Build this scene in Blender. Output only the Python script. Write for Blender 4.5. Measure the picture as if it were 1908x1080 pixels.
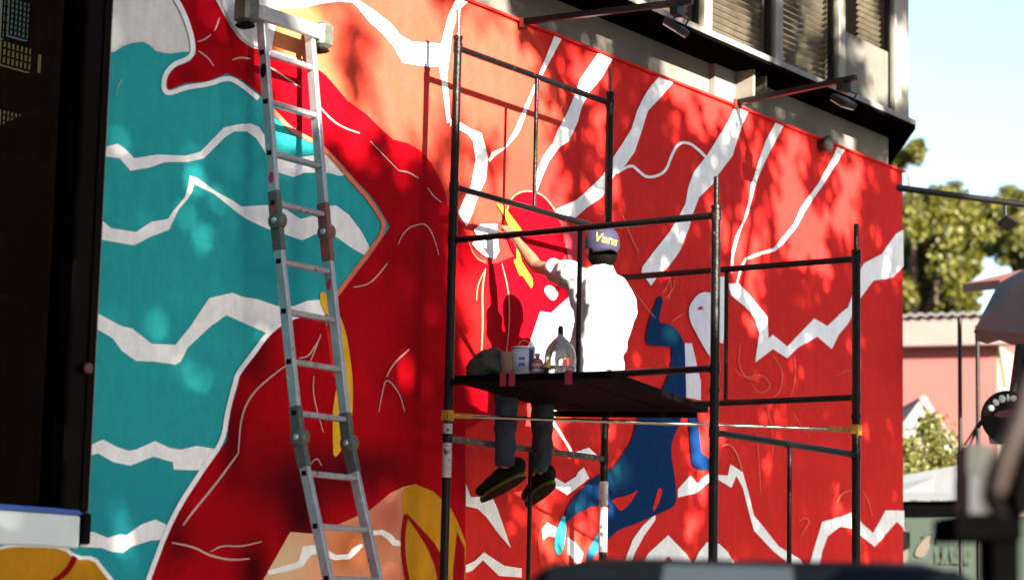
import bpy, math, random
from mathutils import Vector, Matrix, noise
random.seed(7)
for o in list(bpy.data.objects): bpy.data.objects.remove(o)
SC = bpy.context.scene
COL = SC.collection

# ---------------------------------------------------------------- camera
F = 4300.0                                   # focal length in pixels of the 1908 px wide photograph
YAW, PIT, ROL = math.radians(35.17534), math.radians(8.24139), math.radians(1.29003)
CP = Vector((0.0, -8.0, 1.3))
fw = Vector((math.cos(YAW)*math.cos(PIT), math.sin(YAW)*math.cos(PIT), math.sin(PIT)))
r0 = Vector((math.sin(YAW), -math.cos(YAW), 0)); u0 = r0.cross(fw)
rt = math.cos(ROL)*r0 + math.sin(ROL)*u0; up = -math.sin(ROL)*r0 + math.cos(ROL)*u0
cam = bpy.data.cameras.new('camera'); camo = bpy.data.objects.new('camera', cam); COL.objects.link(camo)
camo.matrix_world = Matrix(((rt.x, up.x, -fw.x, CP.x), (rt.y, up.y, -fw.y, CP.y), (rt.z, up.z, -fw.z, CP.z), (0, 0, 0, 1)))
cam.sensor_width = 36.0; cam.lens = F/1908*36.0; cam.clip_end = 800; cam.clip_start = 0.1
cam.dof.use_dof = True; cam.dof.focus_distance = 13.7; cam.dof.aperture_fstop = 1.8
SC.camera = camo

# ---------------------------------------------------------------- sky, sun, exposure
SUN = Vector((-0.36, -0.875, 0.31)).normalized()           # towards the sun
W = bpy.data.worlds.new('World'); SC.world = W; W.use_nodes = True
nt = W.node_tree; bgn = nt.nodes['Background']
sky = nt.nodes.new('ShaderNodeTexSky'); sky.sky_type = 'NISHITA'; sky.sun_disc = False
sky.sun_elevation = math.asin(SUN.z); sky.sun_rotation = math.atan2(SUN.x, SUN.y)
sky.air_density = 0.85; sky.dust_density = 0.6; sky.ozone_density = 1.0
nt.links.new(sky.outputs[0], bgn.inputs[0]); bgn.inputs[1].default_value = 0.05
sl = bpy.data.lights.new('sun', 'SUN'); sl.energy = 5.0; sl.angle = math.radians(0.53); sl.color = (1.0, 0.90, 0.74)
so = bpy.data.objects.new('sun', sl); COL.objects.link(so); so.rotation_euler = (-SUN).to_track_quat('-Z', 'Y').to_euler(); so.location = (0, -20, 20)
vs = SC.view_settings; vs.view_transform = 'Standard'; vs.look = 'None'; vs.gamma = 1; vs.exposure = 3.0; vs.use_curve_mapping = False

# ---------------------------------------------------------------- pixel -> place helpers
def ray(x, y): return fw + rt*((x-954)/F) - up*((y-540)/F)
def onY(x, y, Y): d = ray(x, y); return CP + d*((Y-CP.y)/d.y)
def onX(x, y, X): d = ray(x, y); return CP + d*((X-CP.x)/d.x)
def onZ(x, y, Z): d = ray(x, y); return CP + d*((Z-CP.z)/d.z)
def atd(x, y, t): return CP + ray(x, y)*t

# ---------------------------------------------------------------- materials
MATS = {}
def s2l(c): return tuple((v/12.92 if v <= .04045 else ((v+.055)/1.055)**2.4) for v in c)
def mat(name, col, rough=.6, metal=0, var=.12, vscale=6.0, bump=0.0, bscale=40.0, spec=.4, spots=None, trans=0, island=0, coat=0):
    m = bpy.data.materials.new(name); m.use_nodes = True; n = m.node_tree.nodes; L = m.node_tree.links
    b = n['Principled BSDF']; b.inputs['Roughness'].default_value = rough; b.inputs['Metallic'].default_value = metal
    b.inputs['Specular IOR Level'].default_value = spec
    if coat: b.inputs['Coat Weight'].default_value = coat; b.inputs['Coat Roughness'].default_value = .08
    tc = n.new('ShaderNodeTexCoord'); geo = n.new('ShaderNodeNewGeometry')
    src = geo.outputs['Position']
    c4 = (*col, 1)
    cur = None
    def rgb(c):
        r = n.new('ShaderNodeRGB'); r.outputs[0].default_value = (*c, 1); return r.outputs[0]
    cur = rgb(col)
    if var:
        nz = n.new('ShaderNodeTexNoise'); nz.inputs['Scale'].default_value = vscale; nz.inputs['Detail'].default_value = 5; nz.inputs['Roughness'].default_value = .6
        L.new(src, nz.inputs['Vector'])
        mr = n.new('ShaderNodeMapRange'); mr.inputs[1].default_value = .3; mr.inputs[2].default_value = .7; mr.inputs[3].default_value = 1-var; mr.inputs[4].default_value = 1+var
        L.new(nz.outputs['Fac'], mr.inputs[0])
        mx = n.new('ShaderNodeMix'); mx.data_type = 'RGBA'; mx.blend_type = 'MULTIPLY'; mx.inputs[0].default_value = 1
        L.new(cur, mx.inputs[6]); L.new(mr.outputs[0], mx.inputs[7]); cur = mx.outputs[2]
    if island:
        mr = n.new('ShaderNodeMapRange'); mr.inputs[3].default_value = 1-island; mr.inputs[4].default_value = 1+island
        L.new(geo.outputs['Random Per Island'], mr.inputs[0])
        mx = n.new('ShaderNodeMix'); mx.data_type = 'RGBA'; mx.blend_type = 'MULTIPLY'; mx.inputs[0].default_value = 1
        L.new(cur, mx.inputs[6]); L.new(mr.outputs[0], mx.inputs[7]); cur = mx.outputs[2]
    for (sc, th, sw, scol) in (spots or []):       # worn or splashed patches with a shape of their own
        nz = n.new('ShaderNodeTexNoise'); nz.inputs['Scale'].default_value = sc; nz.inputs['Detail'].default_value = 4; L.new(src, nz.inputs['Vector'])
        mr = n.new('ShaderNodeMapRange'); mr.inputs[1].default_value = th; mr.inputs[2].default_value = th+sw; L.new(nz.outputs['Fac'], mr.inputs[0])
        mx = n.new('ShaderNodeMix'); mx.data_type = 'RGBA'; L.new(mr.outputs[0], mx.inputs[0]); L.new(cur, mx.inputs[6]); mx.inputs[7].default_value = (*scol, 1); cur = mx.outputs[2]
    if name.startswith('paint_'):                     # roller and brush marks
        mp = n.new('ShaderNodeMapping'); mp.inputs['Scale'].default_value = (9, 1, 2.2); L.new(src, mp.inputs[0])
        for (sc, am) in ((1.6, .10), (14, .08)):
            nz = n.new('ShaderNodeTexNoise'); nz.inputs['Scale'].default_value = sc; nz.inputs['Detail'].default_value = 6; nz.inputs['Roughness'].default_value = .7; L.new(mp.outputs[0] if sc < 5 else src, nz.inputs['Vector'])
            mr = n.new('ShaderNodeMapRange'); mr.inputs[1].default_value = .3; mr.inputs[2].default_value = .7; mr.inputs[3].default_value = 1-am; mr.inputs[4].default_value = 1+am; L.new(nz.outputs['Fac'], mr.inputs[0])
            mx = n.new('ShaderNodeMix'); mx.data_type = 'RGBA'; mx.blend_type = 'MULTIPLY'; mx.inputs[0].default_value = 1; L.new(cur, mx.inputs[6]); L.new(mr.outputs[0], mx.inputs[7]); cur = mx.outputs[2]
    L.new(cur, b.inputs['Base Color'])
    if trans:
        b.inputs['Transmission Weight'].default_value = trans
    if bump:
        nz = n.new('ShaderNodeTexNoise'); nz.inputs['Scale'].default_value = bscale; nz.inputs['Detail'].default_value = 6; L.new(src, nz.inputs['Vector'])
        bp = n.new('ShaderNodeBump'); bp.inputs['Strength'].default_value = bump; bp.inputs['Distance'].default_value = .02
        L.new(nz.outputs['Fac'], bp.inputs['Height']); L.new(bp.outputs[0], b.inputs['Normal'])
    MATS[name] = m; return m
def leafmat(name, col, island=.45, tr=.35):
    m = bpy.data.materials.new(name); m.use_nodes = True; n = m.node_tree.nodes; L = m.node_tree.links
    b = n['Principled BSDF']; b.inputs['Roughness'].default_value = .55; out = n['Material Output']
    geo = n.new('ShaderNodeNewGeometry'); mr = n.new('ShaderNodeMapRange'); mr.inputs[3].default_value = 1-island; mr.inputs[4].default_value = 1+island
    L.new(geo.outputs['Random Per Island'], mr.inputs[0])
    mx = n.new('ShaderNodeMix'); mx.data_type = 'RGBA'; mx.blend_type = 'MULTIPLY'; mx.inputs[0].default_value = 1; mx.inputs[6].default_value = (*col, 1)
    L.new(mr.outputs[0], mx.inputs[7]); L.new(mx.outputs[2], b.inputs['Base Color'])
    t = n.new('ShaderNodeBsdfTranslucent'); L.new(mx.outputs[2], t.inputs[0])
    ms = n.new('ShaderNodeMixShader'); ms.inputs[0].default_value = tr; L.new(b.outputs[0], ms.inputs[1]); L.new(t.outputs[0], ms.inputs[2]); L.new(ms.outputs[0], out.inputs[0])
    MATS[name] = m; return m
def glassmat(name, tint, refl=.06, rough=.02):
    m = bpy.data.materials.new(name); m.use_nodes = True; n = m.node_tree.nodes; L = m.node_tree.links
    n.remove(n['Principled BSDF']); out = n['Material Output']
    t = n.new('ShaderNodeBsdfTransparent'); t.inputs[0].default_value = (*tint, 1)
    g = n.new('ShaderNodeBsdfGlossy'); g.inputs['Roughness'].default_value = rough; g.inputs[0].default_value = (1, 1, 1, 1)
    fr = n.new('ShaderNodeFresnel'); fr.inputs[0].default_value = 1.5
    mul = n.new('ShaderNodeMath'); mul.operation = 'MULTIPLY'; mul.inputs[1].default_value = refl/.05; mul.use_clamp = True; L.new(fr.outputs[0], mul.inputs[0])
    geo = n.new('ShaderNodeNewGeometry'); inv = n.new('ShaderNodeMath'); inv.operation = 'SUBTRACT'; inv.inputs[0].default_value = 1; L.new(geo.outputs['Backfacing'], inv.inputs[1])
    m2 = n.new('ShaderNodeMath'); m2.operation = 'MULTIPLY'; L.new(mul.outputs[0], m2.inputs[0]); L.new(inv.outputs[0], m2.inputs[1]); mul = m2
    ms = n.new('ShaderNodeMixShader'); L.new(mul.outputs[0], ms.inputs[0]); L.new(t.outputs[0], ms.inputs[1]); L.new(g.outputs[0], ms.inputs[2]); L.new(ms.outputs[0], out.inputs[0])
    MATS[name] = m; return m
def emit(name, col, s):
    m = bpy.data.materials.new(name); m.use_nodes = True; n = m.node_tree.nodes
    b = n['Principled BSDF']; b.inputs['Base Color'].default_value = (*col, 1); b.inputs['Emission Color'].default_value = (*col, 1); b.inputs['Emission Strength'].default_value = s
    MATS[name] = m; return m
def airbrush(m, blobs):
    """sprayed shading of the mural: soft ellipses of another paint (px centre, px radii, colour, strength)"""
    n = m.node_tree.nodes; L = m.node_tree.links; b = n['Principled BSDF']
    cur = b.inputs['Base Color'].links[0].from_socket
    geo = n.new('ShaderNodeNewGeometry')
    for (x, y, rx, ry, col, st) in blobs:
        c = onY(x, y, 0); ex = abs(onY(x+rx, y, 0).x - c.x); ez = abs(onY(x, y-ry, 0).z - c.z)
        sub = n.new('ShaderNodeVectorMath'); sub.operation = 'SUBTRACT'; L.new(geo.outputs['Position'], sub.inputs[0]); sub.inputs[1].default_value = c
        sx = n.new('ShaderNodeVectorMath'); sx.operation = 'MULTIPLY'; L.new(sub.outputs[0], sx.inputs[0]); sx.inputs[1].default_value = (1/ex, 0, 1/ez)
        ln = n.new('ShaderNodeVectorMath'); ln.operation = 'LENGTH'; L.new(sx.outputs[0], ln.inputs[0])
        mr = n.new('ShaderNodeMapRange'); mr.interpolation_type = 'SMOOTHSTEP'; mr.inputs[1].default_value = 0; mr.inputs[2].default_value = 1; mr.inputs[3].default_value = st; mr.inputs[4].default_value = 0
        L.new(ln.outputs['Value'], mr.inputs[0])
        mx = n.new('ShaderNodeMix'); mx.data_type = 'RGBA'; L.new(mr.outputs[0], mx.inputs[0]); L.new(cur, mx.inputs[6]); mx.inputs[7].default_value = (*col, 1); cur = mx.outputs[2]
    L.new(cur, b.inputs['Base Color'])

P = dict(rough=.6, var=.08, vscale=1.3, bump=.25, bscale=45, spec=.03)
mat('paint_red', (0.51, 0.021, 0.018), **P)
mat('paint_deep_red', (0.31, 0.0007, 0.005), **P)
mat('paint_teal', (0.02, 0.3, 0.32), **P)
mat('paint_white', (0.74, 0.75, 0.76), **P)
mat('paint_pale', (.60, .60, .57), **P)
mat('paint_coral', (0.5, 0.048, 0.03), **P)
mat('paint_salmon', (.62, .15, .09), **P)
mat('paint_cream', (.66, .45, .18), **P)
mat('paint_peach', (.66, .30, .17), **P)
mat('paint_ochre', (.42, .19, .010), **P)
mat('paint_yellow', (0.6, 0.33, 0.02), **P)
mat('paint_blue', (0.003, 0.023, 0.085), **P)
mat('paint_aqua', (.03, .34, .42), **P)
mat('paint_maroon', (.22, .002, .006), **P)
mat('paint_pink', (.42, .045, .06), **P)
mat('paint_blush', (.50, .035, .022), **P)
mat('paint_lilac', (.60, .60, .68), **P)
mat('paint_line', (0.5, 0.3, 0.27), **P)
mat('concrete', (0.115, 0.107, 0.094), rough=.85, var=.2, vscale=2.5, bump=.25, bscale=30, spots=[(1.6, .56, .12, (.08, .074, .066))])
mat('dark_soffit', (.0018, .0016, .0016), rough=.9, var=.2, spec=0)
mat('white_ledge', (0.15, 0.14, 0.128), rough=.6, var=.15, vscale=5)
mat('mullion', (0.16, 0.148, 0.128), rough=.5, var=.12)
mat('blind', (0.19, 0.178, 0.155), rough=.6, var=.25, vscale=9)
mat('interior_wall', (0.06, 0.045, 0.038), rough=.8, var=.4, vscale=3)
mat('panel_grey', (0.085, 0.08, 0.07), rough=.6, var=.15)
mat('black_metal', (.003, .0025, .0025), rough=.4, var=.3, vscale=14, spec=.18, spots=[(9, .62, .08, (.012, .007, .006))])
mat('scaffold_steel', (.0035, .0028, .0028), rough=.38, var=.35, vscale=12, spec=.14, bump=.2, bscale=90, spots=[(11, .64, .05, (.014, .007, .006)), (23, .72, .03, (.06, .045, .04))])
mat('crusted_steel', (0.06, 0.05, 0.042), rough=.8, var=.5, vscale=30, bump=.6, bscale=70, spots=[(30, .55, .08, (.15, .135, .12))])
mat('white_worn', (0.3, 0.29, 0.28), rough=.6, var=.2, vscale=20, spots=[(26, .60, .05, (.05, .035, .03))])
mat('red_worn', (.14, .02, .014), rough=.45, var=.3, vscale=20)
mat('chrome_pin', (0.28, 0.22, 0.18), rough=.25, metal=1, var=.2)
mat('yellow_clamp', (0.28, 0.14, 0.008), rough=.5, var=.25, vscale=30, spots=[(40, .62, .06, (.12, .07, .03))])
mat('plank_wood', (0.0018, 0.0016, 0.0016), rough=.8, var=.4, vscale=10, bump=.4, bscale=50, spec=.02, spots=[(14, .66, .05, (.012, .010, .009))])
mat('red_strap', (0.2, 0.006, 0.016), rough=.7, var=.2)
mat('aluminium', (0.4, 0.42, 0.43), rough=.42, metal=.75, var=.14, vscale=16, spots=[(17, .64, .04, (.55, .57, .60)), (9, .70, .03, (.38, .03, .03))])
mat('rung_alu', (0.36, 0.36, 0.39), rough=.4, metal=.75, var=.2, vscale=25, spots=[(28, .63, .04, (.16, .10, .14))])
mat('hinge_steel', (0.09, 0.1, 0.085), rough=.5, metal=.5, var=.3, vscale=40)
mat('hinge_rust', (0.17, 0.075, 0.06), rough=.6, metal=.3, var=.3, vscale=40)
mat('rubber', (.003, .003, .003), rough=.8, var=.2, spec=.1)
mat('paint_splash', (.40, .015, .05), rough=.5, var=.3, vscale=50)
mat('skin', (0.17, 0.078, 0.046), rough=.5, var=.1, vscale=12)
mat('tee', (0.27, 0.285, 0.295), rough=.85, var=.04, vscale=10, bump=.2, bscale=9)
mat('denim', (0.01, 0.015, 0.028), rough=.85, var=.25, vscale=18, bump=.3, bscale=60)
mat('cap_cloth', (0.011, 0.0095, 0.034), rough=.8, var=.12, vscale=40)
mat('logo_yellow', (0.4, 0.22, 0.03), rough=.6, var=.05)
mat('hair', (.003, .0025, .002), rough=.7, var=.3, vscale=60, spec=.02)
mat('shoe_cloth', (.006, .006, .006), rough=.8, var=.3, vscale=40, spec=.1)
mat('shoe_sole', (.065, .075, .006), rough=.7, var=.2)
mat('sock_white', (0.3, 0.3, 0.28), rough=.8)
mat('can_label', (0.3, 0.31, 0.36), rough=.35, var=.1)
mat('can_blue', (.03, .04, .16), rough=.35)
mat('can_metal', (.6, .6, .62), rough=.3, metal=.9)
mat('bag_olive', (0.022, 0.02, 0.014), rough=.85, var=.4, vscale=22, bump=.5, bscale=25)
mat('brown_paper', (0.13, 0.07, 0.04), rough=.7, var=.25, vscale=20)
mat('bottle_pink', (0.25, 0.03, 0.06), rough=.35, var=.3, vscale=25)
mat('bottle_clear', (.80, .76, .70), rough=.06, var=.12, vscale=14, spec=.5, trans=.85)
mat('black_plastic', (.002, .002, .002), rough=.5, spec=.2)
mat('asphalt', (.055, .053, .050), rough=.9, var=.25, vscale=1.5, bump=.4, bscale=120)
mat('pavement', (.20, .19, .175), rough=.9, var=.18, vscale=2, bump=.3, bscale=60)
mat('grout', (.10, .095, .09), rough=.9)
mat('house_pink', (0.19, 0.052, 0.047), rough=.8, var=.06, vscale=1.5)
mat('house_cream', (0.2, 0.165, 0.13), rough=.8, var=.06)
mat('fascia_pink', (0.15, 0.108, 0.102), rough=.7, var=.05)
mat('roof_white', (0.13, 0.13, 0.13), rough=.5, var=.08)
mat('hut_white', (0.2, 0.19, 0.175), rough=.7, var=.06)
mat('hut_dark', (.06, .04, .03), rough=.8)
mat('tarp_grey', (0.075, 0.083, 0.092), rough=.7, var=.08)
mat('beam_black', (.0012, .0012, .0012), rough=.9, spec=0)
mat('wall_green', (0.004, 0.014, 0.009), rough=.7, var=.25, vscale=2.5)
mat('petal_pink', (0.055, 0.04, 0.032), rough=.7, var=.15, vscale=8)
mat('petal_dark', (.005, .014, .010), rough=.7)
mat('grass_paint', (0.006, 0.017, 0.006), rough=.7, var=.3, vscale=8)
mat('flower_red', (.22, .02, .025), rough=.7)
mat('umbrella_cloth', (0.085, 0.088, 0.078), rough=.85, var=.12, vscale=6)
mat('umbrella_orange', (0.2, 0.055, 0.03), rough=.8, var=.1)
mat('curtain_grey', (0.022, 0.022, 0.02), rough=.85, var=.25, vscale=5)
mat('stall_grey', (0.012, 0.011, 0.011), rough=.6, var=.2)
mat('stall_grey_lit', (0.02, 0.02, 0.024), rough=.6, var=.2)
mat('sign_black', (.0025, .003, .003), rough=.6, spec=.1)
mat('sign_pale', (0.45, 0.5, 0.48), rough=.6)
mat('sign_red', (0.08, 0.008, 0.016), rough=.5)
mat('bucket_teal', (0.004, 0.03, 0.04), rough=.4)
mat('strap_brown', (0.012, 0.005, 0.003), rough=.6, var=.35, vscale=12)
mat('curtain_black', (.0012, .001, .001), rough=.85, spec=.05)
mat('car_paint', (.0012, .0014, .0016), rough=.6, spec=.02, var=.05)
mat('reflection_blue', (0.01, 0.016, 0.022), rough=.6)
mat('handle_pink', (.10, .035, .045), rough=.5)
mat('tyre', (.015, .015, .015), rough=.85)
mat('rim', (.4, .4, .42), rough=.3, metal=.9)
mat('tail_red', (.25, .01, .01), rough=.2)
mat('plate_white', (.6, .6, .58), rough=.5)
mat('frame_black', (0.0012, 0.0012, 0.0013), rough=.35, var=.2, spec=.06)
mat('sill_white', (.60, .66, .67), rough=.5, var=.06)
mat('tape_blue', (.03, .09, .35), rough=.5)
mat('shop_dark', (.0015, .0015, .0017), rough=.8, var=.4, vscale=3, spec=.05)
mat('shop_red', (.006, .0015, .0015), rough=.8, var=.4, vscale=3, spec=.05)
mat('bark', (.075, .055, .040), rough=.9, var=.3, vscale=8, bump=.6, bscale=30)
leafmat('leaf_yellow_green', (.075, .075, .004), island=.6, tr=.35); leafmat('leaf_olive', (.05, .052, .010)); leafmat('leaf_shade', (.05, .10, .02), tr=.2); leafmat('leaf_bush', (.085, .088, .010))
glassmat('shop_glass', (.6, .62, .61), .004); glassmat('upper_glass', (.88, .86, .82), .03, .03)
mat('car_glass', (.0015, .002, .0022), rough=.12, spec=.12, var=0)
emit('reflect_yellow', (.60, .55, .22), .035); emit('reflect_cyan', (.30, .48, .52), .035); emit('reflect_orange', (.62, .36, .08), .045); emit('reflect_white', (.6, .6, .55), .04)

# ---------------------------------------------------------------- mesh helpers
WL = {}
class MB:
    def __init__(s): s.v = []; s.f = []; s.sm = []
    def add(s, vs, fs, smooth=False):
        k = len(s.v); s.v += [Vector(p) for p in vs]; s.f += [tuple(i+k for i in f) for f in fs]; s.sm += [smooth]*len(fs); return s
    def box(s, c, d, M=None):
        c = Vector(c); hx, hy, hz = d[0]/2, d[1]/2, d[2]/2
        vs = [Vector((x*hx, y*hy, z*hz)) for z in (-1, 1) for y in (-1, 1) for x in (-1, 1)]
        vs = [c+(M @ p if M else p) for p in vs]
        return s.add(vs, [(0, 2, 3, 1), (4, 5, 7, 6), (0, 1, 5, 4), (2, 6, 7, 3), (0, 4, 6, 2), (1, 3, 7, 5)])
    def box2(s, a, b): a = Vector(a); b = Vector(b); return s.box((a+b)/2, [abs(b[i]-a[i]) for i in range(3)])
    def bbox(s, a, b, be=.01):                       # box with bevelled vertical and horizontal edges (octagon sections)
        a = Vector(a); b = Vector(b); lo = Vector([min(a[i], b[i]) for i in range(3)]); hi = Vector([max(a[i], b[i]) for i in range(3)])
        def ring(z, i):
            x0, x1, y0, y1 = lo.x+i, hi.x-i, lo.y+i, hi.y-i; e = be
            return [(x0+e, y0, z), (x1-e, y0, z), (x1, y0+e, z), (x1, y1-e, z), (x1-e, y1, z), (x0+e, y1, z), (x0, y1-e, z), (x0, y0+e, z)]
        return s.loft([ring(lo.z, be), ring(lo.z+be, 0), ring(hi.z-be, 0), ring(hi.z, be)])
    def loft(s, rings, cap=True, smooth=False):
        n = len(rings[0]); vs = [p for r in rings for p in r]; fs = []
        for i in range(len(rings)-1):
            for j in range(n): fs.append((i*n+j, i*n+(j+1) % n, (i+1)*n+(j+1) % n, (i+1)*n+j))
        s.add(vs, fs, smooth)
        if cap: s.add(rings[0], [tuple(reversed(range(n)))]); s.add(rings[-1], [tuple(range(n))])
        return s
    def tube(s, p, q, r, r2=None, n=12, cap=True):
        p = Vector(p); q = Vector(q); r2 = r if r2 is None else r2
        d = (q-p).normalized(); a = d.orthogonal().normalized(); b = d.cross(a)
        ring = lambda c, rr: [c+(a*math.cos(2*math.pi*i/n)+b*math.sin(2*math.pi*i/n))*rr for i in range(n)]
        return s.loft([ring(p, r), ring(q, r2)], cap, True)
    def path(s, pts, rs, n=8):
        pts = [Vector(p) for p in pts]; rs = rs if hasattr(rs, '__len__') else [rs]*len(pts); rings = []
        ref = None
        for i, p in enumerate(pts):
            d = (pts[min(i+1, len(pts)-1)]-pts[max(i-1, 0)]).normalized()
            if ref is None: ref = d.orthogonal().normalized()
            a = (ref-d*ref.dot(d)).normalized(); ref = a; b = d.cross(a)
            rings.append([p+(a*math.cos(2*math.pi*k/n)+b*math.sin(2*math.pi*k/n))*rs[i] for k in range(n)])
        return s.loft(rings, True, True)
    def ell(s, c, r, M=None, n=14, m=9):
        c = Vector(c); rings = []
        for i in range(1, m):
            t = math.pi*i/m; z = -math.cos(t); q = math.sin(t)
            rings.append([c+(M @ Vector((q*math.cos(2*math.pi*k/n)*r[0], q*math.sin(2*math.pi*k/n)*r[1], z*r[2])) if M else Vector((q*math.cos(2*math.pi*k/n)*r[0], q*math.sin(2*math.pi*k/n)*r[1], z*r[2]))) for k in range(n)])
        return s.loft(rings, True, True)
    def cap(s, p, q, r, r2=None):                    # capsule
        r2 = r if r2 is None else r2; s.tube(p, q, r, r2, n=14); s.ell(p, (r, r, r)); s.ell(q, (r2, r2, r2)); return s
    def lathe(s, c, prof, n=20, M=None):             # prof: (radius, height)
        c = Vector(c); rings = []
        for r, h in prof:
            rings.append([c+(M @ Vector((r*math.cos(2*math.pi*k/n), r*math.sin(2*math.pi*k/n), h)) if M else Vector((r*math.cos(2*math.pi*k/n), r*math.sin(2*math.pi*k/n), h))) for k in range(n)])
        return s.loft(rings, True, True)
    def prism(s, pts, ext):                          # planar polygon extruded by a vector
        pts = [Vector(p) for p in pts]; e = Vector(ext); n = len(pts)
        s.add(pts+[p+e for p in pts], [tuple(range(n)), tuple(reversed(range(n, 2*n)))]+[(i, i+n, (i+1) % n+n, (i+1) % n) for i in range(n)]); return s
    def build(s, name, m, parent=None, base=None, **kw):
        lo = Vector([min(p[i] for p in s.v) for i in range(3)]); hi = Vector([max(p[i] for p in s.v) for i in range(3)])
        og = Vector(base) if base is not None else Vector(((lo.x+hi.x)/2, (lo.y+hi.y)/2, lo.z))
        me = bpy.data.meshes.new(name); me.from_pydata([p-og for p in s.v], [], s.f)
        for i, p in enumerate(me.polygons): p.use_smooth = s.sm[i]
        me.materials.append(MATS[m] if isinstance(m, str) else m); me.update()
        o = bpy.data.objects.new(name, me); COL.objects.link(o); put(o, og, parent); tag(o, **kw); return o
def put(o, og, parent):
    o.location = og; WL[o] = Vector(og)
    if parent is not None:
        o.parent = parent; o.matrix_parent_inverse = Matrix.Translation(-WL[parent])
def tag(o, label=None, cat=None, group=None, kind=None):
    if label: o['label'] = label
    if cat: o['category'] = cat
    if group: o['group'] = group
    if kind: o['kind'] = kind
def empty(name, loc, label, cat, group=None):
    o = bpy.data.objects.new(name, None); COL.objects.link(o); o.empty_display_size = .2; put(o, Vector(loc), None); tag(o, label, cat, group); return o
def fixnormals(o):
    import bmesh
    b = bmesh.new(); b.from_mesh(o.data); bmesh.ops.recalc_face_normals(b, faces=b.faces); b.to_mesh(o.data); b.free()
def remesh(o, vox, it=4, smooth=True, sub=0):
    m = o.modifiers.new('r', 'REMESH'); m.mode = 'VOXEL'; m.voxel_size = vox; m.use_smooth_shade = smooth
    if it: k = o.modifiers.new('s', 'SMOOTH'); k.iterations = it; k.factor = .5
    return o

# ================================================================ GROUND
MB().add([(-300, -300, 0), (500, -300, 0), (500, 400, 0), (-300, 400, 0)], [(0, 1, 2, 3)]).build('ground', 'asphalt', kind='structure')
pv = MB(); pv.bbox((3, -3.4, .002), (18, -.001, .12), .015); pvo = pv.build('pavement', 'grout', kind='structure')
slab0 = None
for i in range(25):
    for j in range(6):
        if slab0 is None:
            slab0 = MB().bbox((3.008, -3.39, .118), (3.594, -2.83, .132), .004).build('paving_slab', 'pavement', pvo); continue
        c = slab0.copy(); COL.objects.link(c); put(c, WL[slab0]+Vector((i*.6, j*.566, 0)), pvo)

# ================================================================ MURAL WALL
TOPZ = 4.985; RX = 16.80; LX = onY(186, 500, 0).x - .0
wl = empty('mural_wall', (12, .06, 0), 'painted wall covered by a red, teal and white mural of large figures', 'wall')
winB = onY(75, 1009, 0).z
WX = onY(186, 500, 0).x
mwb = MB(); mwb.box2((WX, 0, 0), (RX, .14, TOPZ)); mwb.box2((3, 0, 0), (WX-.001, .14, winB)); mwb.box2((3, .002, TOPZ-.05), (WX-.001, .14, TOPZ))
mwb.build('wall_panel', 'paint_red', wl)
lip = MB(); lip.box2((3, -.022, TOPZ+.001), (RX+.01, .16, TOPZ+.016)); lip.build('top_trim', 'paint_red', wl)

def chaikin(p, n=1):
    for _ in range(n):
        q = []
        for i in range(len(p)):
            a = p[i]; b = p[(i+1) % len(p)]
            q += [(a[0]*.75+b[0]*.25, a[1]*.75+b[1]*.25), (a[0]*.25+b[0]*.75, a[1]*.25+b[1]*.75)]
        p = q
    return p
XMIN = 3.02; XMAX = RX-.002; ZT = TOPZ-.002
def paint(name, m, pts, layer, sm=0):
    if sm: pts = chaikin(pts, sm)
    vs = []
    for (x, y) in pts:
        p = onY(x, y, -.002*layer); p.x = min(max(p.x, XMIN), XMAX); p.z = min(max(p.z, .14), ZT); vs.append(p)
    a = sum((vs[i].x*vs[(i+1) % len(vs)].z-vs[(i+1) % len(vs)].x*vs[i].z) for i in range(len(vs)))
    if a < 0: vs.reverse()
    b = MB(); b.add(vs, [tuple(range(len(vs)))]); o = b.build(name, m, wl)
    return o
def ribbon(pts, w):
    n = len(pts); ws = w if hasattr(w, '__len__') else [w]*n; l = []; r = []
    for i in range(n):
        a = pts[max(i-1, 0)]; b = pts[min(i+1, n-1)]; dx, dy = b[0]-a[0], b[1]-a[1]; k = math.hypot(dx, dy) or 1
        nx, ny = -dy/k, dx/k; h = ws[i]/2; l.append((pts[i][0]+nx*h, pts[i][1]+ny*h)); r.append((pts[i][0]-nx*h, pts[i][1]-ny*h))
    return l+r[::-1]
def smoothline(p, n=2):
    for _ in range(n):
        q = [p[0]]
        for i in range(len(p)-1):
            a, b = p[i], p[i+1]; q += [(a[0]*.75+b[0]*.25, a[1]*.75+b[1]*.25), (a[0]*.25+b[0]*.75, a[1]*.25+b[1]*.75)]
        q.append(p[-1]); p = q
    return p
LC = 0
def line(pts, w, m='paint_line', layer=8, name='painted_line', taper=True):
    global LC
    LC += 1; layer = layer+(LC % 8)*.05; p = smoothline(pts, 2); n = len(p)
    ws = [w*.85*(.35+.65*math.sin(math.pi*(.08+.84*i/(n-1)))) for i in range(n)] if taper else [w]*n
    return paint(name, m, ribbon(p, ws), layer)

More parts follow.
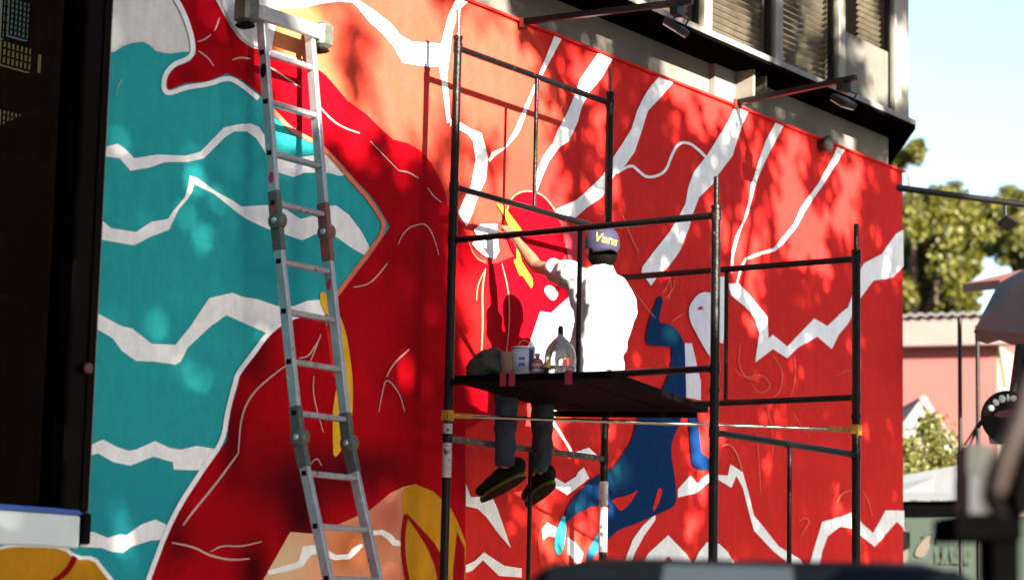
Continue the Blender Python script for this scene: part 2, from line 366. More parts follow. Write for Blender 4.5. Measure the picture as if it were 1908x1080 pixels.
# -- backgrounds
paint('painted_background', 'paint_pale', [(190, -130), (700, -130), (690, 60), (600, 200), (480, 260), (360, 180), (200, 130)], 1)
co = paint('painted_background', 'paint_coral', [(520, 16), (563, 15), (600, 7), (630, 3), (657, 5), (760, -120), (1000, -120), (905, 20), (1000, 60), (1060, 200), (1010, 330), (960, 400), (890, 430), (830, 400), (700, 330), (560, 180), (500, 130)], 2)
airbrush(MATS['paint_coral'], [(530, 60, 120, 160, (.40, .17, .06), .9), (600, 190, 90, 120, (.40, .10, .04), .7), (960, 330, 150, 170, (.50, .03, .02), .9), (1010, 120, 90, 150, (.50, .03, .02), .5)])
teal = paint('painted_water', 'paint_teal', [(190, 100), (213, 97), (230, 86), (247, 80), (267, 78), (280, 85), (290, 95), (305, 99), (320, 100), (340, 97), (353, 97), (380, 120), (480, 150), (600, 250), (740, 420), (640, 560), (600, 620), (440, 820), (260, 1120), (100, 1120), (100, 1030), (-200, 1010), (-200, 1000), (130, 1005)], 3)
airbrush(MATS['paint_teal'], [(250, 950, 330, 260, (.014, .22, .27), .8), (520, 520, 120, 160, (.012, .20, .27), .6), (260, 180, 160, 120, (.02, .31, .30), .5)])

def wave(pts, m='paint_white', layer=4, sm=0, name='painted_wave'): return paint(name, m, pts, layer, sm)
wave([(190, 275), (202, 272), (220, 268), (233, 277), (250, 295), (293, 288), (347, 290), (373, 283), (393, 263), (417, 238), (443, 232), (467, 230), (483, 237), (500, 265), (513, 290), (533, 297), (560, 293), (593, 288), (620, 290), (647, 325), (633, 328), (613, 322), (567, 322), (547, 330), (515, 320), (490, 277), (477, 257), (460, 245), (437, 245), (420, 255), (380, 295), (350, 302), (307, 302), (280, 312), (243, 318), (233, 307), (223, 295), (190, 291)])
wave([(180, 405), (193, 413), (207, 425), (253, 432), (283, 413), (313, 408), (323, 393), (345, 367), (352, 340), (353, 327), (367, 331), (377, 338), (403, 357), (433, 373), (450, 385), (480, 383), (500, 382), (533, 390), (560, 408), (580, 403), (603, 383), (627, 383), (650, 400), (673, 430), (687, 457), (690, 470), (683, 478), (653, 460), (620, 437), (597, 432), (563, 448), (533, 437), (503, 428), (467, 412), (447, 400), (420, 378), (400, 362), (380, 352), (362, 343), (357, 360), (348, 373), (333, 390), (315, 428), (283, 440), (250, 457), (180, 445)])
wave([(170, 580), (185, 585), (207, 597), (227, 607), (247, 612), (283, 640), (327, 642), (357, 605), (373, 580), (390, 555), (433, 545), (453, 553), (480, 557), (517, 570), (547, 570), (573, 560), (597, 558), (612, 575), (600, 595), (545, 600), (497, 620), (467, 607), (422, 587), (393, 607), (350, 647), (337, 673), (327, 679), (287, 673), (253, 672), (227, 653), (210, 630), (170, 606)])
wave([(160, 829), (172, 827), (192, 818), (218, 832), (239, 839), (253, 837), (289, 821), (317, 834), (338, 837), (366, 830), (410, 837), (385, 876), (324, 874), (322, 860), (285, 850), (243, 867), (211, 860), (183, 844), (160, 850)])
wave([(150, 992), (174, 990), (201, 1001), (225, 994), (236, 996), (264, 976), (290, 967), (320, 982), (306, 1005), (281, 1006), (246, 1017), (229, 1029), (208, 1027), (190, 1020), (150, 1018)])
# ochre shape under the shop window
paint('painted_outline', 'paint_white', [(-200, 1040), (0, 1018), (21, 1011), (70, 1012), (122, 1016), (143, 1035), (178, 1035), (194, 1057), (215, 1082), (240, 1130), (-200, 1130)], 5, 1)
paint('painted_shape', 'paint_ochre', [(-200, 1048), (0, 1024), (21, 1018), (70, 1019), (118, 1022), (140, 1042), (174, 1042), (188, 1062), (206, 1084), (225, 1130), (-200, 1130)], 6, 1)
paint('painted_stroke', 'paint_maroon', ribbon(smoothline([(140, 1036), (128, 1060), (108, 1078), (70, 1100)]), 11), 7)

# -- big red figure
fig = [(315, -70), (335, 0), (350, 33), (363, 73), (365, 100), (353, 115), (327, 125), (312, 143), (310, 163), (315, 168), (347, 155), (387, 152), (423, 137), (447, 147), (480, 172), (510, 200), (540, 233), (563, 247), (593, 263), (620, 287), (647, 317), (667, 340), (687, 360), (707, 387), (727, 423), (687, 480), (627, 557), (640, 600), (652, 660), (640, 720), (620, 700), (612, 640), (607, 603), (600, 588), (580, 587), (550, 593), (523, 607), (500, 627), (477, 660), (447, 697), (445, 711), (429, 767), (422, 821), (387, 869), (324, 964), (281, 1080), (262, 1140),
       (470, 1140), (490, 1080), (541, 990), (590, 994), (611, 985), (689, 950), (727, 918), (752, 906), (773, 901), (808, 915), (840, 946), (867, 1010), (867, 800), (915, 775), (960, 757), (1010, 742), (1060, 730), (1085, 690), (1088, 600), (1082, 530), (1066, 500), (1040, 480), (1000, 470), (960, 476), (925, 490), (905, 492), (890, 487), (883, 473), (868, 433), (853, 403), (833, 380), (830, 360), (820, 333), (803, 303), (783, 280), (760, 267), (733, 260), (710, 240), (683, 213), (647, 187), (630, 167), (607, 140), (583, 123), (557, 110), (500, 92), (480, 92), (467, 88), (447, 73), (430, 50), (413, 20), (402, 0), (380, -70)]
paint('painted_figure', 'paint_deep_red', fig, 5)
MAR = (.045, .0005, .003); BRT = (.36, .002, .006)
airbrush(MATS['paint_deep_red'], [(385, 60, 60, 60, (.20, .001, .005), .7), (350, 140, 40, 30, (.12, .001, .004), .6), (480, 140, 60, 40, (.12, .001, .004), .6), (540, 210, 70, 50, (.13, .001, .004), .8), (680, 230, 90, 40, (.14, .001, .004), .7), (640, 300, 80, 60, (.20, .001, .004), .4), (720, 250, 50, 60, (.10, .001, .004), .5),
    (470, 640, 60, 110, MAR, .95), (430, 820, 40, 160, MAR, .8), (540, 900, 130, 130, MAR, .85), (560, 960, 60, 120, (.02, 0, .001), .9), (330, 1010, 50, 120, MAR, .75), (470, 1060, 50, 90, (.02, 0, .001), .9), (640, 880, 130, 90, MAR, .85), (720, 870, 120, 80, (.03, 0, .002), .6), (700, 640, 90, 160, BRT, .6), (560, 740, 60, 90, (.34, .001, .005), .6), (400, 990, 90, 60, (.26, .001, .005), .6), (770, 620, 50, 120, (.16, .001, .004), .5), (760, 480, 70, 70, (.2, .001, .005), .5), (880, 600, 60, 140, (.45, .01, .008), .7), (690, 770, 70, 90, BRT, .5)])  # sprayed paint; some dark torso blobs partly hold shadow in the colour
line([(300, -40), (333, 5), (347, 35), (359, 75), (360, 100), (349, 111), (323, 120), (307, 140), (304, 165), (314, 176), (348, 162), (388, 158), (424, 144), (447, 155), (482, 184)], 9, 'paint_white', 6, 'painted_outline', False)
line([(413, -10), (421, 18), (438, 48), (453, 68), (471, 82), (485, 85)], 6, 'paint_white', 6, 'painted_outline', False)
line([(510, 207), (540, 240), (566, 254), (593, 268), (618, 292), (643, 321), (664, 345), (682, 364), (701, 391), (721, 424), (683, 477), (625, 553)], 8, 'paint_salmon', 6, 'painted_outline', False)
line([(503, 95), (556, 113), (583, 127)], 6, 'paint_white', 6, 'painted_outline', False)
line([(602, 586), (580, 583), (549, 589), (521, 603), (497, 623), (473, 657), (443, 695), (439, 711), (424, 765), (417, 819), (383, 866), (320, 962), (276, 1080), (255, 1140)], 9, 'paint_white', 6, 'painted_outline', False)
paint('painted_shape', 'paint_yellow', [(595, 548), (603, 540), (625, 570), (643, 610), (652, 660), (658, 710), (657, 770), (651, 815), (638, 835), (625, 853), (620, 842), (620, 742), (640, 700), (638, 650), (622, 600), (600, 575)], 7, 1)
paint('painted_line', 'paint_pink', ribbon([(640, 700), (632, 640), (614, 600)], 5), 8)
for pts, w in [([(503, 125), (530, 143), (560, 163)], 3.5), ([(588, 190), (617, 223), (640, 238), (670, 248)], 3.5), ([(690, 263), (713, 287), (743, 318)], 2.2), ([(743, 318), (760, 320), (780, 332)], 3.5), ([(368, 78), (380, 75), (393, 65)], 3), ([(400, 57), (405, 47), (409, 33)], 3), ([(370, 95), (387, 107), (398, 123)], 3.2), ([(433, 112), (447, 107), (467, 110)], 3.5),
               ([(797, 350), (808, 366), (823, 377)], 2.5), ([(742, 455), (750, 437), (763, 423), (783, 417), (795, 418), (807, 437), (818, 475)], 2.6), ([(658, 535), (687, 530), (707, 510), (722, 490)], 3), ([(720, 702), (733, 677), (763, 650)], 3.6), ([(706, 767), (713, 728), (720, 702), (745, 732), (754, 767)], 2.8), ([(557, 667), (575, 664), (590, 640), (597, 627)], 3.4), ([(575, 680), (588, 650), (598, 622)], 2.6),
               ([(545, 672), (506, 700), (470, 732), (449, 774), (444, 844)], 4), ([(444, 844), (400, 904), (359, 953), (341, 978)], 5), ([(320, 1010), (362, 1018), (387, 1033), (429, 1043), (465, 1040)], 5), ([(392, 1027), (414, 1015), (449, 1018), (488, 1008)], 3.4), ([(585, 700), (583, 730), (592, 770), (603, 806)], 2.4), ([(575, 870), (590, 850), (600, 868)], 2), ([(228, 148), (218, 165), (217, 178)], 1.5)]:
    line(pts, w)
# between the legs: peach ground, white zigzag, ochre shape
paint('painted_shape', 'paint_peach', [(470, 1140), (490, 1080), (541, 990), (590, 994), (611, 985), (689, 950), (727, 918), (752, 906), (775, 901), (800, 960), (800, 1140)], 6)
airbrush(MATS['paint_peach'], [(520, 1040, 90, 110, (.62, .44, .26), 1.0), (650, 1020, 90, 100, (.42, .11, .03), .95), (720, 960, 80, 100, (.42, .10, .07), .95), (740, 1080, 70, 80, (.45, .12, .07), .9)])
paint('painted_wave', 'paint_white', ribbon([(500, 1066), (540, 1056), (560, 1050), (572, 1025), (592, 1022), (625, 1038), (650, 1036), (660, 1026), (675, 1014)], [8, 12, 12, 22, 18, 10, 10, 12, 6]), 7)
paint('painted_wave', 'paint_white', ribbon([(692, 992), (712, 991), (724, 998), (735, 1010), (752, 1013)], [8, 10, 12, 12, 8]), 6.6)
paint('painted_shape', 'paint_ochre', [(752, 910), (773, 901), (808, 915), (822, 929), (840, 946), (852, 970), (868, 1010), (867, 1060), (867, 1160), (755, 1160), (751, 1040), (750, 1000), (752, 960), (748, 930)], 7)
paint('painted_stroke', 'paint_maroon', ribbon(smoothline([(757, 958), (750, 1000), (753, 1050), (766, 1110)]), 8), 8)
paint('painted_stroke', 'paint_maroon', ribbon([(757, 957), (780, 985), (803, 1015), (820, 1050), (828, 1090)], [4, 9, 16, 20, 20]), 8.3)
paint('painted_stroke', 'paint_maroon', [(852, 990), (866, 1020), (866, 1160), (843, 1160), (845, 1060)], 8.6)

# -- white lightning stripes
def stripe(pts, sm=0, m='paint_white', layer=4):
    global LC
    LC += 1; return paint('painted_stripe', m, pts, layer+(LC % 8)*.05, sm)
stripe([(500, -60), (560, 15), (600, 7), (630, 3), (657, 5), (667, 15), (690, 43), (713, 63), (733, 87), (750, 117), (800, 125), (818, 123), (825, 167), (833, 230), (840, 227), (838, 200), (833, 140), (837, 110), (843, 60), (855, 20), (872, -4), (852, -60), (835, 30), (822, 82), (767, 78), (747, 67), (727, 43), (693, 17), (667, 0), (640, -60)])
stripe([(840, 222), (857, 228), (877, 240), (897, 248), (905, 275), (910, 297), (905, 335), (892, 363), (880, 397), (870, 422), (853, 397), (865, 370), (878, 345), (886, 300), (882, 265), (872, 250), (838, 234)])
stripe([(910, 297), (917, 283), (940, 275), (960, 240), (977, 200), (992, 167), (1002, 143), (1013, 117), (1033, 60), (1047, 64), (1020, 123), (1007, 147), (993, 177), (982, 207), (970, 240), (963, 253), (943, 275), (923, 290), (912, 303)])
stripe([(1115, 90), (1142, 98), (1120, 147), (1097, 173), (1083, 203), (1077, 227), (1060, 263), (1040, 277), (1023, 300), (1010, 330), (998, 362), (994, 350), (1000, 320), (1013, 290), (1030, 267), (1037, 247), (1057, 210), (1067, 187), (1080, 150)])
stripe([(1228, 136), (1254, 146), (1233, 180), (1207, 207), (1197, 240), (1183, 283), (1165, 308), (1145, 327), (1122, 367), (1093, 387), (1073, 405), (1060, 414), (1040, 407), (1036, 390), (1073, 373), (1093, 357), (1123, 327), (1143, 293), (1160, 267), (1177, 240), (1187, 207), (1200, 180), (1213, 160)])
line([(1150, 322), (1157, 317), (1177, 307), (1188, 317), (1207, 333), (1240, 322), (1250, 293), (1263, 267), (1283, 265), (1303, 280), (1316, 294)], 5, 'paint_white', 4, 'painted_stripe', False)
stripe([(1370, 198), (1394, 196), (1383, 233), (1370, 273), (1365, 290), (1350, 310), (1337, 327), (1328, 343), (1303, 367), (1293, 393), (1283, 427), (1267, 467), (1247, 495), (1237, 503), (1227, 513), (1213, 532), (1195, 507), (1197, 497), (1210, 480), (1217, 470), (1247, 433), (1263, 407), (1268, 397), (1277, 380), (1283, 347), (1293, 320), (1317, 290), (1340, 253), (1357, 227)])
stripe([(1445, 224), (1460, 228), (1433, 285), (1420, 313), (1407, 345), (1397, 390), (1377, 437), (1368, 473), (1365, 508), (1361, 508), (1363, 467), (1370, 443), (1387, 407), (1397, 367), (1400, 343), (1427, 262)])
stripe(ribbon([(1567, 268), (1555, 300), (1528, 345), (1512, 367), (1495, 392), (1482, 420), (1457, 450), (1443, 465), (1420, 471), (1390, 482), (1382, 497), (1373, 527)], [15, 12, 9, 9, 9, 7, 8, 7, 5, 5, 4, 3]))
stripe([(1356, 528), (1377, 528), (1397, 550), (1430, 590), (1432, 630), (1440, 623), (1467, 645), (1517, 593), (1542, 607), (1570, 580), (1580, 573), (1587, 553), (1600, 507), (1610, 490), (1643, 473), (1657, 453), (1670, 435), (1690, 430), (1690, 498), (1663, 517), (1627, 523), (1602, 557), (1590, 583), (1580, 603), (1563, 623), (1550, 650), (1523, 627), (1487, 647), (1467, 667), (1440, 650), (1407, 675), (1415, 620), (1407, 593), (1387, 570), (1362, 550)])
stripe([(1263, 911), (1286, 885), (1300, 900), (1319, 883), (1356, 885), (1361, 864), (1384, 879), (1395, 918), (1405, 960), (1423, 981), (1451, 1017), (1490, 1040), (1520, 1090), (1500, 1090), (1470, 1050), (1440, 1025), (1405, 988), (1395, 953), (1384, 908), (1372, 886), (1363, 908), (1338, 893), (1317, 900), (1298, 918), (1263, 926)])
stripe([(1500, 1090), (1514, 1031), (1532, 971), (1567, 962), (1590, 952), (1608, 976), (1627, 992), (1650, 950), (1690, 951), (1690, 985), (1671, 971), (1630, 1018), (1606, 999), (1588, 983), (1564, 981), (1542, 999), (1532, 1027), (1520, 1090)])
stripe([(1180, 1080), (1208, 1030), (1245, 996), (1278, 1030), (1292, 1052), (1301, 1030), (1317, 1009), (1340, 1012), (1356, 1027), (1385, 1080), (1350, 1072), (1318, 1045), (1302, 1085), (1285, 1085), (1245, 1035), (1205, 1090)])
stripe([(1222, 956), (1198, 978), (1180, 1003), (1169, 1031), (1150, 1090), (1165, 1090), (1182, 1031), (1201, 996), (1221, 968)], layer=4)
stripe([(1000, 868), (1023, 882), (1053, 900), (1073, 887), (1078, 878), (1088, 870), (1098, 890), (1090, 897), (1057, 922), (1027, 903), (995, 888)])
stripe([(1062, 846), (1097, 833), (1122, 856), (1112, 858), (1095, 845), (1073, 853)])
line([(1030, 785), (1048, 812), (1068, 846)], 5, 'paint_white', 4, 'painted_stripe', False)
stripe([(1020, 752), (1062, 762), (1050, 772), (1030, 778)])
stripe([(868, 900), (877, 925), (917, 925), (927, 947), (940, 985), (952, 1020), (930, 995), (907, 963), (890, 947), (868, 942)])
stripe([(868, 1052), (885, 1044), (902, 1028), (920, 1040), (940, 1053), (972, 1058), (972, 1075), (930, 1072), (900, 1043), (880, 1062), (868, 1066)])
stripe([(1007, 580), (1027, 583), (1060, 553), (1078, 538), (1085, 700), (1000, 720), (975, 720), (975, 665), (990, 630)], layer=6)
# central figures
paint('painted_figure', 'paint_deep_red', [(940, 430), (944, 395), (952, 371), (968, 359), (986, 356), (1007, 362), (1023, 377), (1037, 400), (1048, 430), (1055, 470), (1040, 500), (1000, 515), (960, 480)], 6, 1)
line([(944, 395), (951, 371), (967, 358), (986, 355), (1008, 361), (1025, 377), (1040, 402)], 2.5, 'paint_salmon', 6.5, 'painted_line', False)
paint('painted_shape', 'paint_pink', [(1044, 413), (1080, 430), (1074, 490), (1061, 490)], 6.3)
line([(1082, 440), (1088, 415), (1100, 404), (1119, 399), (1135, 402)], 2.5, 'paint_pink', 6)
paint('painted_shape', 'paint_blush', [(875, 418), (897, 377), (925, 379), (929, 395), (927, 420), (895, 424)], 6, 1)
paint('painted_shape', 'paint_white', [(883, 428), (895, 418), (927, 417), (928, 450), (930, 468), (922, 482), (905, 478), (890, 466), (880, 455), (888, 437)], 6.7)
paint('painted_stroke', 'paint_yellow', [(925, 379), (938, 383), (972, 428), (962, 438), (950, 425), (941, 405)], 7)
paint('painted_stroke', 'paint_yellow', [(962, 462), (968, 470), (972, 487), (992, 519), (993, 531), (990, 537), (974, 513), (968, 513), (957, 485), (963, 482)], 7)
paint('painted_shape', 'paint_white', [(1013, 540), (1020, 531), (1030, 533), (1042, 545), (1034, 560), (1024, 557)], 7, 1)
for pts, w in [([(870, 440), (880, 470), (892, 484), (905, 488)], 2.5), ([(905, 500), (898, 540), (900, 600), (896, 680)], 4), ([(935, 490), (948, 540), (950, 600), (940, 690)], 3), ([(905, 500), (890, 530), (888, 560)], 2.5), ([(1180, 540), (1210, 580), (1222, 592)], 1.6), ([(1160, 400), (1175, 440), (1190, 470)], 1.8)]:
    line(pts, w, 'paint_salmon', 8)
paint('painted_shape', 'paint_blush', [(1008, 960), (1030, 955), (1075, 990), (1100, 1000), (1120, 1040), (1090, 1090), (1015, 1090), (1000, 1020)], 3, 1)  # peach patch is mostly sunlight painted onto the wall
paint('painted_shape', 'paint_white', [(1009, 985), (1020, 972), (1037, 982), (1034, 1000), (1022, 998), (1012, 1005)], 5)
paint('painted_shape', 'paint_white', [(1058, 1000), (1072, 1010), (1087, 1030), (1080, 1060), (1068, 1040), (1058, 1030)], 5)
paint('painted_shape', 'paint_aqua', [(1052, 955), (1056, 980), (1051, 1020), (1042, 1036), (1034, 1025), (1033, 1005), (1039, 980)], 8, 1)
# blue figure
paint('painted_figure', 'paint_blue', [(1229, 549), (1236, 556), (1230, 583), (1228, 603), (1243, 602), (1258, 610), (1270, 626), (1276, 645), (1280, 734), (1270, 780), (1254, 816), (1250, 841), (1259, 897), (1261, 929), (1257, 943), (1219, 960), (1185, 975), (1155, 985), (1138, 999), (1110, 1031), (1095, 1060), (1092, 1030), (1110, 999), (1130, 965), (1138, 940), (1120, 939), (1092, 946), (1060, 967), (1056, 975), (1052, 960), (1060, 939), (1085, 908), (1110, 886), (1138, 876), (1159, 848), (1180, 816), (1187, 777), (1215, 745), (1234, 725), (1241, 710), (1250, 686), (1253, 650), (1250, 645), (1210, 644), (1203, 638), (1205, 616), (1212, 590), (1222, 563)], 6, 1)
airbrush(MATS['paint_blue'], [(1247, 622, 24, 26, (.015, .13, .21), .9), (1150, 880, 40, 40, (.012, .09, .15), .7), (1075, 945, 40, 30, (.02, .13, .24), .6), (1110, 1010, 30, 40, (.03, .22, .32), .9)])
paint('painted_figure', 'paint_blue', [(1282, 760), (1286, 830), (1289, 865), (1298, 873), (1325, 876), (1325, 858), (1307, 841), (1301, 788), (1298, 760)], 6)
paint('painted_shape', 'paint_red', [(1138, 929), (1173, 922), (1192, 909), (1173, 939), (1155, 953), (1147, 941)], 7, 1)
paint('painted_shape', 'paint_red', [(1227, 908), (1236, 911), (1224, 946), (1215, 953), (1222, 925)], 7, 1)
paint('painted_shape', 'paint_lilac', [(1276, 639), (1289, 639), (1306, 710), (1306, 745), (1279, 740)], 6.3)
paint('painted_shape', 'paint_lilac', [(1306, 543), (1330, 546), (1333, 600), (1328, 672), (1312, 648), (1298, 622), (1285, 597), (1283, 575), (1290, 560)], 6.3, 1)
paint('painted_shape', 'paint_pink', [(1298, 576), (1305, 569), (1312, 574), (1306, 578)], 7, 1)
stripe([(1338, 515), (1352, 515), (1353, 600), (1347, 640), (1338, 636)], layer=5)
for pts, w in [([(1236, 545), (1245, 530), (1250, 515)], 1.5), ([(1240, 556), (1255, 540), (1258, 520)], 1.5), ([(1246, 560), (1252, 530), (1246, 515)], 1.2), ([(1252, 600), (1262, 590), (1275, 585)], 1.8), ([(1370, 690), (1390, 705), (1420, 695), (1440, 720), (1415, 735), (1400, 715)], 1.6), ([(1380, 640), (1375, 680), (1395, 710), (1418, 700)], 1.6), ([(1440, 660), (1460, 690), (1455, 730), (1440, 740)], 1.4), ([(1480, 660), (1484, 700), (1474, 740)], 1.2), ([(1560, 700), (1575, 690), (1588, 690)], 1.6), ([(1345, 830), (1362, 826), (1376, 850), (1383, 875)], 3), ([(1560, 935), (1567, 920), (1580, 913), (1592, 915)], 2.4), ([(1608, 916), (1618, 930), (1626, 962)], 1.6), ([(1490, 970), (1500, 962), (1510, 970), (1500, 985), (1492, 1000)], 1.6), ([(1410, 800), (1414, 850), (1418, 920)], 1), ([(1430, 760), (1440, 800), (1440, 850)], 1), ([(1480, 770), (1495, 800), (1510, 810)], 1)]:
    line(pts, w, 'paint_salmon', 8)

# ================================================================ SHOP WINDOW (left)
sw = empty('shop_window', (5.4, .1, winB), 'tall black framed shop window left of the mural', 'window')
ZB = onY(75, 941, 0).z
fx = WX-.003
MB().bbox((fx-.20, -.035, ZB-.02), (fx-.02, .12, 6.0), .012).build('frame_post', 'frame_black', sw)
MB().bbox((fx-.016, -.012, winB+.01), (fx, .11, 6.0), .004).build('frame_edge', 'white_ledge', sw)
MB().bbox((fx-.085, -.045, ZB-.02), (fx-.07, -.036, 6.0), .003).build('frame_bead', 'frame_black', sw)
MB().bbox((3, -.03, ZB-.19), (fx-.07, .12, ZB-.035), .008).build('sill_panel', 'sill_white', sw)
MB().bbox((3, -.034, ZB-.033), (fx-.06, .12, ZB-.008), .004).build('tape_strip', 'tape_blue', sw)
MB().bbox((fx-.066, -.05, winB), (fx-.018, .12, ZB-.022), .006).build('post_foot', 'frame_black', sw)
MB().box2((3, .05, ZB-.006), (fx-.201, .062, 6.0)).build('pane', 'shop_glass', sw)
p = onY(160, 686, -.05); MB().lathe(p, [(.0, 0), (.020, 0), (.026, .010), (.026, .022), (.016, .032), (.0, .034)], 20, Matrix.Rotation(math.radians(90), 3, 'X')).build('round_handle', 'handle_pink', sw)
rm = empty('shop_interior', (5.5, 1.4, 0), 'dark shop interior with gridded glowing panels standing for reflections in the window', 'interior')
MB().box2((2.0, 2.6, .0), (12.68, 2.7, 6.2)).build('back_wall', 'shop_dark', rm)
MB().box2((2.0, .3, 1.2), (12.58, 2.6, 1.25)).build('floor_board', 'shop_dark', rm)
MB().box2((12.6, .15, 1.25), (12.68, 2.6, 6.2)).build('side_wall', 'shop_dark', rm)
def reflpanel(x0, y0, x1, y1, m, nx, ny, Y=2.4):  # glowing gridded panels stand in for reflections on the shop glass
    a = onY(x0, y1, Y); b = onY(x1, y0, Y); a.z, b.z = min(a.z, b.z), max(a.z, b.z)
    o = MB().box2((a.x, Y, a.z), (b.x, Y+.03, b.z)).build('reflection_panel', m, rm)
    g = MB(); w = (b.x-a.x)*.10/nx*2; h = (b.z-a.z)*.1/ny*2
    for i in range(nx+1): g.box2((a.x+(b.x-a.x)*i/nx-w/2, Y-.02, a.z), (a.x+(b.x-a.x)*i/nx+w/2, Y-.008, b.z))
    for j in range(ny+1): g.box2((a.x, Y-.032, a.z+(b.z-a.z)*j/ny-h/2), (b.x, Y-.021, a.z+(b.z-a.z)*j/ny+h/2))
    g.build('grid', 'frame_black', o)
reflpanel(0, 92, 58, 120, 'reflect_yellow', 7, 3); reflpanel(76, 108, 102, 134, 'reflect_yellow', 3, 3); reflpanel(0, 214, 38, 236, 'reflect_yellow', 5, 3); reflpanel(140, 230, 156, 296, 'reflect_orange', 3, 9)
reflpanel(14, 8, 55, 66, 'reflect_cyan', 5, 7); reflpanel(0, 0, 10, 72, 'reflect_white', 1, 5); reflpanel(127, 120, 133, 144, 'reflect_white', 1, 3); reflpanel(119, 238, 126, 292, 'reflect_white', 1, 8); reflpanel(83, 230, 95, 240, 'reflect_white', 2, 1)
a = onY(100, 300, 1.6); MB().bbox((a.x-.09, 1.55, 1.26), (a.x+.07, 1.66, 6.1), .01).build('interior_post', 'shop_dark', rm)
q0 = onY(-20, 262, 1.4); q1 = onY(118, 196, 1.4); MB().tube(q0, q1, .05, n=8).build('interior_beam', 'shop_dark', rm)
a = onY(-10, 278, 1.2); b = onY(85, 560, 1.2); MB().bbox((a.x, 1.2, b.z), (b.x, 1.5, a.z), .02).build('interior_cabinet', 'shop_red', rm)

# ================================================================ BUILDING ABOVE
bl = empty('building', (11, 2, 0), 'concrete building with black soffit and glazed upper storey above the mural', 'building')
SZ = 5.24; CX = 16.61
MB().box2((2, .17, 0), (WX-.21, .20, ZB-.3)).build('inner_wall', 'concrete', bl)
MB().box2((2, .035, TOPZ+.017), (CX, .5, SZ+.1)).build('concrete_band', 'concrete', bl)
MB().box2((12.7, .145, 0), (CX, .5, TOPZ+.016)).build('rear_wall', 'concrete', bl)
oc = onZ(1706, 241, SZ); YO = oc.y
sk = onZ(1665, 299, SZ); dirk = (sk-oc); far = oc+dirk*6
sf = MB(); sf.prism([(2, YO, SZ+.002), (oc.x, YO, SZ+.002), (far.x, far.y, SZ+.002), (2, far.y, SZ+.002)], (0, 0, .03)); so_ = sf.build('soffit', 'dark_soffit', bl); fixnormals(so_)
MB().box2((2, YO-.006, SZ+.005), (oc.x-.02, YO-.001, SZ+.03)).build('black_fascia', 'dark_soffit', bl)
WY = YO+.07
RXW = onY(1690, 150, WY).x
MB().bbox((2, YO+.012, SZ+.034), (RXW+.05, YO+.35, SZ+.085), .008).build('ledge', 'white_ledge', bl)
ZW = SZ+.087; ZWT = ZW+2.3
xs = [onY(x, 60, WY).x for x in (1065, 1180, 1314, 1447, 1564, 1668)]
wd = .10
for x in xs: MB().bbox((x-wd/2, WY-.03, ZW), (x+wd/2, WY+.05, ZWT), .008).build('mullion', 'mullion', bl)
MB().bbox((RXW-.16, WY-.02, ZW), (RXW, WY+.3, ZWT), .01).build('corner_post', 'mullion', bl)
MB().bbox((2, WY+.02, ZWT+.002), (RXW+.1, WY+3, ZWT+.3), .02).build('roof_edge', 'white_ledge', bl)
MB().box2((2, WY+.9, ZW-.1), (RXW-.2, WY+1.0, ZWT)).build('interior_wall', 'interior_wall', bl)
MB().box2((RXW-.10, WY+.31, ZW-.05), (RXW-.02, WY+3, ZWT)).build('side_wall', 'panel_grey', bl)
for i in range(len(xs)-1):
    x0, x1 = xs[i]+wd/2+.004, xs[i+1]-wd/2-.004
    pn = MB().box2((x0, WY+.0, ZW+.005), (x1, WY+.008, ZWT-.01)).build('window_pane', 'upper_glass', bl)
    n0 = 0
    sl_ = MB(); z = ZW+.03; fullw = i in (3,)
    xa, xb = (x0, x1) if i != 4 else (x0+(x1-x0)*.48, x1)
    if i == 2: xa = x0+(x1-x0)*.15
    while z < ZWT-.05:
        if True:
            sl_.box(((xa+xb)/2, WY+.09, z), (xb-xa-.03, .034, .004), Matrix.Rotation(math.radians(-38+6*math.sin(z*9)), 3, 'X'))
        z += .046
    if sl_.v: sl_.build('blind_slats', 'blind', bl, kind='stuff')
    MB().box2((x1-.055, WY+.012, ZW+.01), (x1-.01, WY+.045, ZWT-.02)).build('sash_stile', 'frame_black', bl)
x0, x1 = xs[4]+wd/2, xs[5]-wd/2
MB().bbox((x0+.01, WY-.022, ZW+.004), (x1-.12, WY-.003, ZW+.46), .005).build('infill_panel', 'panel_grey', bl)
x0, x1 = xs[2]+wd/2, xs[3]-wd/2
MB().bbox((x0+.02, WY+.16, ZW), (x1-.3, WY+.2, ZW+1.0), .01).build('interior_board', 'panel_grey', bl)
# steel brackets carrying the soffit
pl = onY(1362, 195, .03); MB().bbox((pl.x-.012, -.16, TOPZ+.018), (pl.x+.012, .034, SZ), .003).build('bracket_plate', 'mullion', bl)
MB().bbox((pl.x-.30, -.012, TOPZ+.019), (pl.x-.013, .033, SZ-.002), .003).build('bracket_plate', 'mullion', bl)
MB().bbox((pl.x+.20, -.14, TOPZ+.15), (pl.x+.222, .033, SZ-.002), .003).build('bracket_plate', 'mullion', bl)
MB().bbox((pl.x+.015, -.10, TOPZ+.10), (pl.x+.21, .0, TOPZ+.118), .003).build('bracket_plate', 'black_metal', bl)

